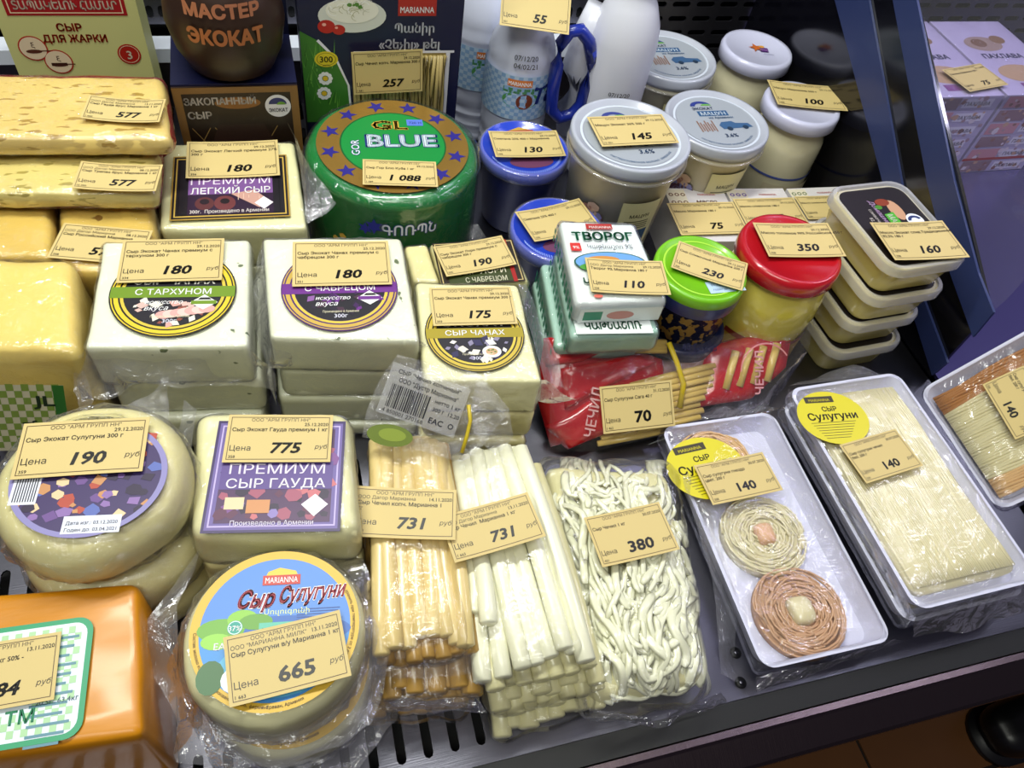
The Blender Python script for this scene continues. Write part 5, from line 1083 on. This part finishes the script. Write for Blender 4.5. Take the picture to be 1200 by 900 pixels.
M, wd = frame(HZ(.0535), (940, 493), (1012, 485)); f = Flat(); sulug(f); f.build('label', t, M @ Matrix.Rotation(-.05, 4, 'Z'), sc=wd*1.08)
price_tag(HZ(.0545), (998, 545), (1064, 525), '140', ['Сыр сулугуни чечил', 'бел. 200 г'], 'yellow tag reading 140 on the tray of straight threads', asp=.62, code='358', date='30.07.2020', it=0)
strandtray(.0125, .0, -.003, 'lower white foam tray of cheese threads under the yellow stickered one')
flap(t, [(1073, 722, .045), (1150, 700, .045), (1226, 676, .045)], [(1068, 745, .02), (1145, 735, .02), (1226, 705, .02)], 30, 5, .005, 73, FILMS)
flap(t, [(925, 452, .045), (985, 446, .045), (1046, 441, .045)], [(940, 448, .03), (1000, 428, .04), (1062, 440, .03)], 30, 4, .006, 75, FILMK)
flap(t, [(925, 455, .045), (1000, 590, .045), (1073, 722, .045)], [(918, 470, .02), (990, 605, .02), (1060, 738, .02)], 30, 4, .004, 76, FILMS)
# leaning tray at the right edge
A = P(1076, 458, .050); B = P(1203, 327, .150); C_ = P(1170, 600, .045)
n = (C_-A).cross(B-A).normalized(); n = n if n.z > 0 else -n; x = (C_-A).normalized(); y = n.cross(x)
Lb = (B-A).dot(y); 
if Lb < 0: pass
hxx = (C_-A).length/2; ln = abs(Lb)*1.03/2; sgn = 1 if Lb > 0 else -1
m = Matrix((x, y, n)).transposed().to_4x4(); m.translation = A+x*hxx+y*sgn*ln-n*.018
t = tray(m, hxx, ln, .018, 'strand_cheese_tray', 'tilted white foam tray of cream and brown cheese threads at the right edge')
for ms, k0, k1 in ((mat('brown_thread', '#a8713a', .4, coat=.3), 0, 9), (CREAM, 9, 44), (TAN2, 44, 52)):
    mb = MB(); rg = random.Random(k0)
    for k in range(k0, k1):
        xx = (-.80+1.6*k/51)*hxx; mb.add(*tube([m @ Vector((xx+.001*math.sin(i+k), (-.9+1.8*i/9)*ln, .013+rg.uniform(-.0004, .0006))) for i in range(10)], .0016, 5))
    o = mb.build('cheese_threads', ms, t); o['kind'] = 'stuff'
traywrap(t, m, hxx, ln, .018, .001, 91)
pl = Plane(m.translation+n*.0215, n); price_tag(pl, (1176, 440), (1216, 505), '140', ['Сыр сулугуни чечил', 'бел. 200 г'], 'tilted yellow tag reading 140 at the right edge of the photo', asp=.62, code='358', it=0)

# ------------------------------------------------------------------ red bag of cheese sticks (70)
P0 = P(640, 522, .012); P1 = P(900, 482, .012); P2 = P(700, 398, .064)
n = (P1-P0).cross(P2-P0).normalized(); n = n if n.z > 0 else -n; RP = Plane(P0, n)
x = (P1-P0).normalized(); y = n.cross(x); m = Matrix((x, y, n)).transposed().to_4x4(); m.translation = P0; mi = m.inverted()
def rp(u, v, d=0): q_ = mi @ RP.hit(u, v); return Vector((q_.x, q_.y, d))
t = thing('red_snack_bag', 'clear bag of red cheese stick packs carrying the 70 tag', 'cheese', P(780, 480, 0))
REDF = mat('red_film', '#b0141c', .22, coat=.7, bump=.6, bscale=40); STK = mat('snack_stick', '#d0b262', .3, coat=.5, var=.1)
def pouch(poly, d0, d1, name, mt, seed, amp=.003):
    c_ = sum(poly, Vector((0, 0, 0)))/len(poly); N_ = len(poly); V = []; Fc = []; rings = [(1.0, 0), (.97, .55), (.85, .95), (.55, 1.0), (.2, 1.0)]; sub = 6
    out = []
    for i in range(N_):
        for k in range(sub): out.append(poly[i].lerp(poly[(i+1) % N_], k/sub))
    nn2 = len(out)
    for s_, h_ in rings:
        for p in out:
            q_ = c_+(p-c_)*s_; w_ = noise.noise(Vector((q_.x*50+seed, q_.y*50, s_*3)))*amp; V.append(m @ Vector((q_.x, q_.y, d0+(d1-d0)*h_+w_*h_)))
    for j in range(len(rings)-1):
        for i in range(nn2): k = (i+1) % nn2; Fc.append((j*nn2+i, j*nn2+k, (j+1)*nn2+k, (j+1)*nn2+i))
    Fc.append(tuple(4*nn2+i for i in range(nn2))); mb = MB(); mb.add(V, Fc); return mb.build(name, mt, t)
pouch([rp(642, 400), rp(705, 392), rp(780, 420), rp(790, 470), rp(705, 510), rp(650, 525), rp(632, 460)], -.012, .004, 'red_pack', REDF, 1)
pouch([rp(638, 396), rp(690, 388), rp(735, 402), rp(680, 425), rp(640, 430)], -.004, .009, 'red_pack', REDF, 4)
pouch([rp(655, 432), rp(740, 415), rp(768, 424), rp(700, 458), rp(660, 480)], .003, .009, 'red_pack', REDF, 6)
pouch([rp(828, 405), rp(935, 380), rp(925, 430), rp(880, 470), rp(812, 480)], -.012, .006, 'red_pack', REDF, 8)
pouch([rp(640, 500), rp(700, 460), rp(720, 505), rp(665, 527)], -.004, .007, 'red_pack', REDF, 11)
pouch([rp(768, 424), rp(840, 412), rp(832, 450), rp(818, 478), rp(700, 512), rp(690, 520), rp(700, 470)], -.016, -.002, 'pack_lining', mat('dusky_lining', '#8a6a5a', .3, coat=.5), 14)
rg = random.Random(4)
for k in range(9):
    a = rp(740+rg.uniform(-6, 6), 452+k*6.5, .004); b = rp(838-k*3+rg.uniform(-4, 4), 428+k*7.5, .004+.001*(k % 3)); mb = MB(); mb.add(*tube([m @ a, m @ a.lerp(b, .5), m @ b], .0030, 8, 1.3, taper=.2)); mb.build('cheese_stick', STK, t)
for k in range(4):
    a = rp(700+k*4, 520-k*7, .0); b = rp(800, 500-k*7, .0); mb = MB(); mb.add(*tube([m @ a, m @ a.lerp(b, .5), m @ b], .0030, 8, 1.3, taper=.2)); mb.build('cheese_stick', STK, t)
for k in range(4):
    a = rp(690, 404-k*4+6, .006); b = rp(778, 405-k*3+6, .004); mb = MB(); mb.add(*tube([m @ a, m @ a.lerp(b, .5), m @ b], .0026, 8, 1.3)); mb.build('cheese_stick', STK, t)
for k in range(4):
    a = rp(858+k*16, 412-k*3, .007); b = rp(846+k*16, 456-k*3, .006); mb = MB(); mb.add(*tube([m @ a, m @ b], .0032, 8, 1.2)); mb.build('cheese_stick', STK, t)
mb = MB(); mb.add(*tube([m @ rp(778, 402, .010), m @ rp(786, 425, .012), m @ rp(794, 450, .012), m @ rp(790, 478, .011)], .0016, 6, 1.8)); mb.build('yellow_tie', ink('#c2a81c'), t)
f = Flat(); q0 = rp(655, 510, .0); f.text('ЧЕЧИЛ', 0, 0, .013, '#d8a8a8', 0, bold=.5, rot=1.25); f.build('side_print', t, m @ Matrix.Translation((rp(690, 512).x, rp(690, 512).y, .012)))
f = Flat(); f.text('ЧЕЧИЛ', 0, 0, .012, '#e0a0a8', 0, bold=.8, rot=1.45); f.ring(.006, .02, .026, .0275, '#d88a8a', 0, 30, 1, .5, 3.0); f.build('pack_print', t, m @ Matrix.Translation((rp(886, 462).x, rp(886, 462).y, .0125)))
f = Flat(); f.text('40 г', 0, 0, .009, '#20244a', 0, bold=.8); f.text('12.10.20', .012, -.004, .007, '#20244a', 0, bold=.8); f.build('date_print', t, m @ Matrix.Translation((rp(792, 412).x, rp(792, 412).y, .0125)))
# bag film
poly = [rp(636, 392), rp(705, 404), rp(790, 402), rp(870, 388), rp(945, 366), rp(934, 430), rp(900, 480), rp(820, 500), rp(700, 528), rp(640, 530)]
V = []; Fc = []; gx, gy = 34, 14
def edge_top(s_): s_ *= 4; i = min(3, int(s_)); return poly[i].lerp(poly[i+1], s_-i)
bot = [poly[9], poly[8], poly[7], poly[6], poly[5]]
def edge_bot(s_): s_ *= 4; i = min(3, int(s_)); return bot[i].lerp(bot[i+1], s_-i)
for j in range(gy+1):
    for i in range(gx+1):
        p = edge_top(i/gx).lerp(edge_bot(i/gx), j/gy); bul = .012*min(1, 4*min(j/gy, 1-j/gy))+.001; V.append(m @ Vector((p.x, p.y, bul+noise.noise(Vector((p.x*70, p.y*70, 3)))*.003)))
for j in range(gy):
    for i in range(gx): a = j*(gx+1)+i; Fc.append((a, a+1, a+gx+2, a+gx+1))
mb = MB(); mb.add(V, Fc); mb.build('plastic_bag', film('snack_film', .03, .12, .7, 60, milk=.02), t)
price_tag(Plane(P0+n*.0175, n), (704, 481), (788, 472), '70', ['Сыр Сулугуни Сага 40 г'], 'yellow tag reading 70 on the bag of red snack packs', asp=.60, code='1 462', date='31.12.2020', it=0, ps=.2)
flap(t, [(800, 505, .015), (860, 490, .015), (905, 478, .015)], [(760, 520, .012), (850, 500, .02), (930, 478, .02)], 26, 4, .006, 81, FILMK)

# ------------------------------------------------------------------ neighbour compartment: flat cartons in two piles
BX = mat('lilac_board', '#b7aed0', .4, var=.12); 
def flatbox(x0, x1, y0, y1, z0, z1, label, k, top):
    t = thing('flat_carton', label, 'carton', ((x0+x1)/2, (y0+y1)/2, z0)); mb = MB(); mb.add(*box(x0, y0, z0, x1, y1, z1)); mb.build('board', BX, t, smooth=False)
    f = Flat(); cx = (x0+x1)/2; wq = (x1-x0)
    f.rect(-wq*.46, -.008, -wq*.05, .008, '#c98a9a' if k % 2 else '#8a6a7a', 1); f.rect(wq*.0, -.006, wq*.4, .006, '#e0dcec', 1); f.text('ПАХЛАВА', wq*.2, -.003, .007, '#4a4060', 2, bold=.8, al='c', wd=wq*.34)
    if k == 5: f.rect(-wq*.5, -.01, wq*.5, -.006, '#a82a3a', 2)
    f.speck(-wq*.45, -.007, wq*.45, .007, 16, ['#8a5a5a', '#c9a08a', '#a88a9a', '#e0d4e0'], .004, 1.5, k*3+int(x0*100))
    f.build('front_print', t, Matrix(((1, 0, 0, cx), (0, 0, -1, y0-.0003), (0, 1, 0, (z0+z1)/2), (0, 0, 0, 1))))
    if top:
        f = Flat(); hy_ = (y1-y0)/2; f.ell(-.01, .03, .03, .018, '#a08a86', 1, n=20); f.ell(-.016, .032, .012, .01, '#7a5a4a', 2, n=16); f.ell(.02, .04, .012, .01, '#8a6a52', 2, n=16); f.text('ПАХЛАВА', 0, -.005, .014, '#3c3a78', 2, bold=1.2, al='c', wd=.065)
        f.ell(.0, -.04, .035, .02, '#b89a80', 1, n=22); f.rect(-.02, -.075, .03, -.062, '#7a3a86', 2); f.build('top_print', t, Matrix.Translation((cx, (y0+y1)/2, z1)))
        mb = MB(); V, Fc = rbox((x1-x0)/2+.001, (y1-y0)/2+.001, .0108, .003, 20, None, .001, 60, 4); V = [p+Vector((cx, (y0+y1)/2, z1-.0097)) for p in V]; mb.add(V, Fc); mb.build('plastic_wrap', FILM, t)
names = ['top', 'second', 'third', 'fourth', 'fifth', 'bottom']
for k in range(6):
    z1 = .118-k*.0196; flatbox(.755, .868, .665, .84, z1-.0192, z1, 'lilac flat carton, %s of the near pile beyond the glass' % names[k], k, k == 0)
    flatbox(.873, .99, .665, .84, z1-.0192, z1, 'lilac flat carton, %s of the far right pile beyond the glass' % names[k], k+1, k == 0)
price_tag(HZ(.1215), (1119, 96), (1164, 88), '75', ['Печенье Марианна 300 г'], 'yellow tag reading 75 on the wrapped flat cartons beyond the glass', asp=.6)

# ------------------------------------------------------------------ groups of repeated things
GN = {'price_tag': 'paper price tags', 'cheese_block': 'cheese blocks in film', 'round_cheese': 'round cheeses in film', 'yogurt_tub': 'lidded yogurt tubs', 'blue_tub': 'blue sour cream tubs', 'milk_jar': 'yogurt jars', 'butter_carton': 'small butter cartons', 'curd_pack': 'curd cheese packs', 'butter_tub': 'stacked butter tubs', 'stick_cheese_bag': 'bags of cheese sticks', 'strand_cheese_tray': 'trays of cheese threads', 'flat_carton': 'flat cartons beyond the glass', 'milk_bottle': 'milk drink bottles', 'cheese_piece': 'holed cheese pieces', 'cheese_wedge': 'long cheese slabs', 'waxed_cheese': 'cheeses underneath', 'cheese_jar': 'foil patterned jars'}
for o in list(COL.objects):
    if 'category' in o and o.name.split('.')[0] in GN: o['group'] = GN[o.name.split('.')[0]]
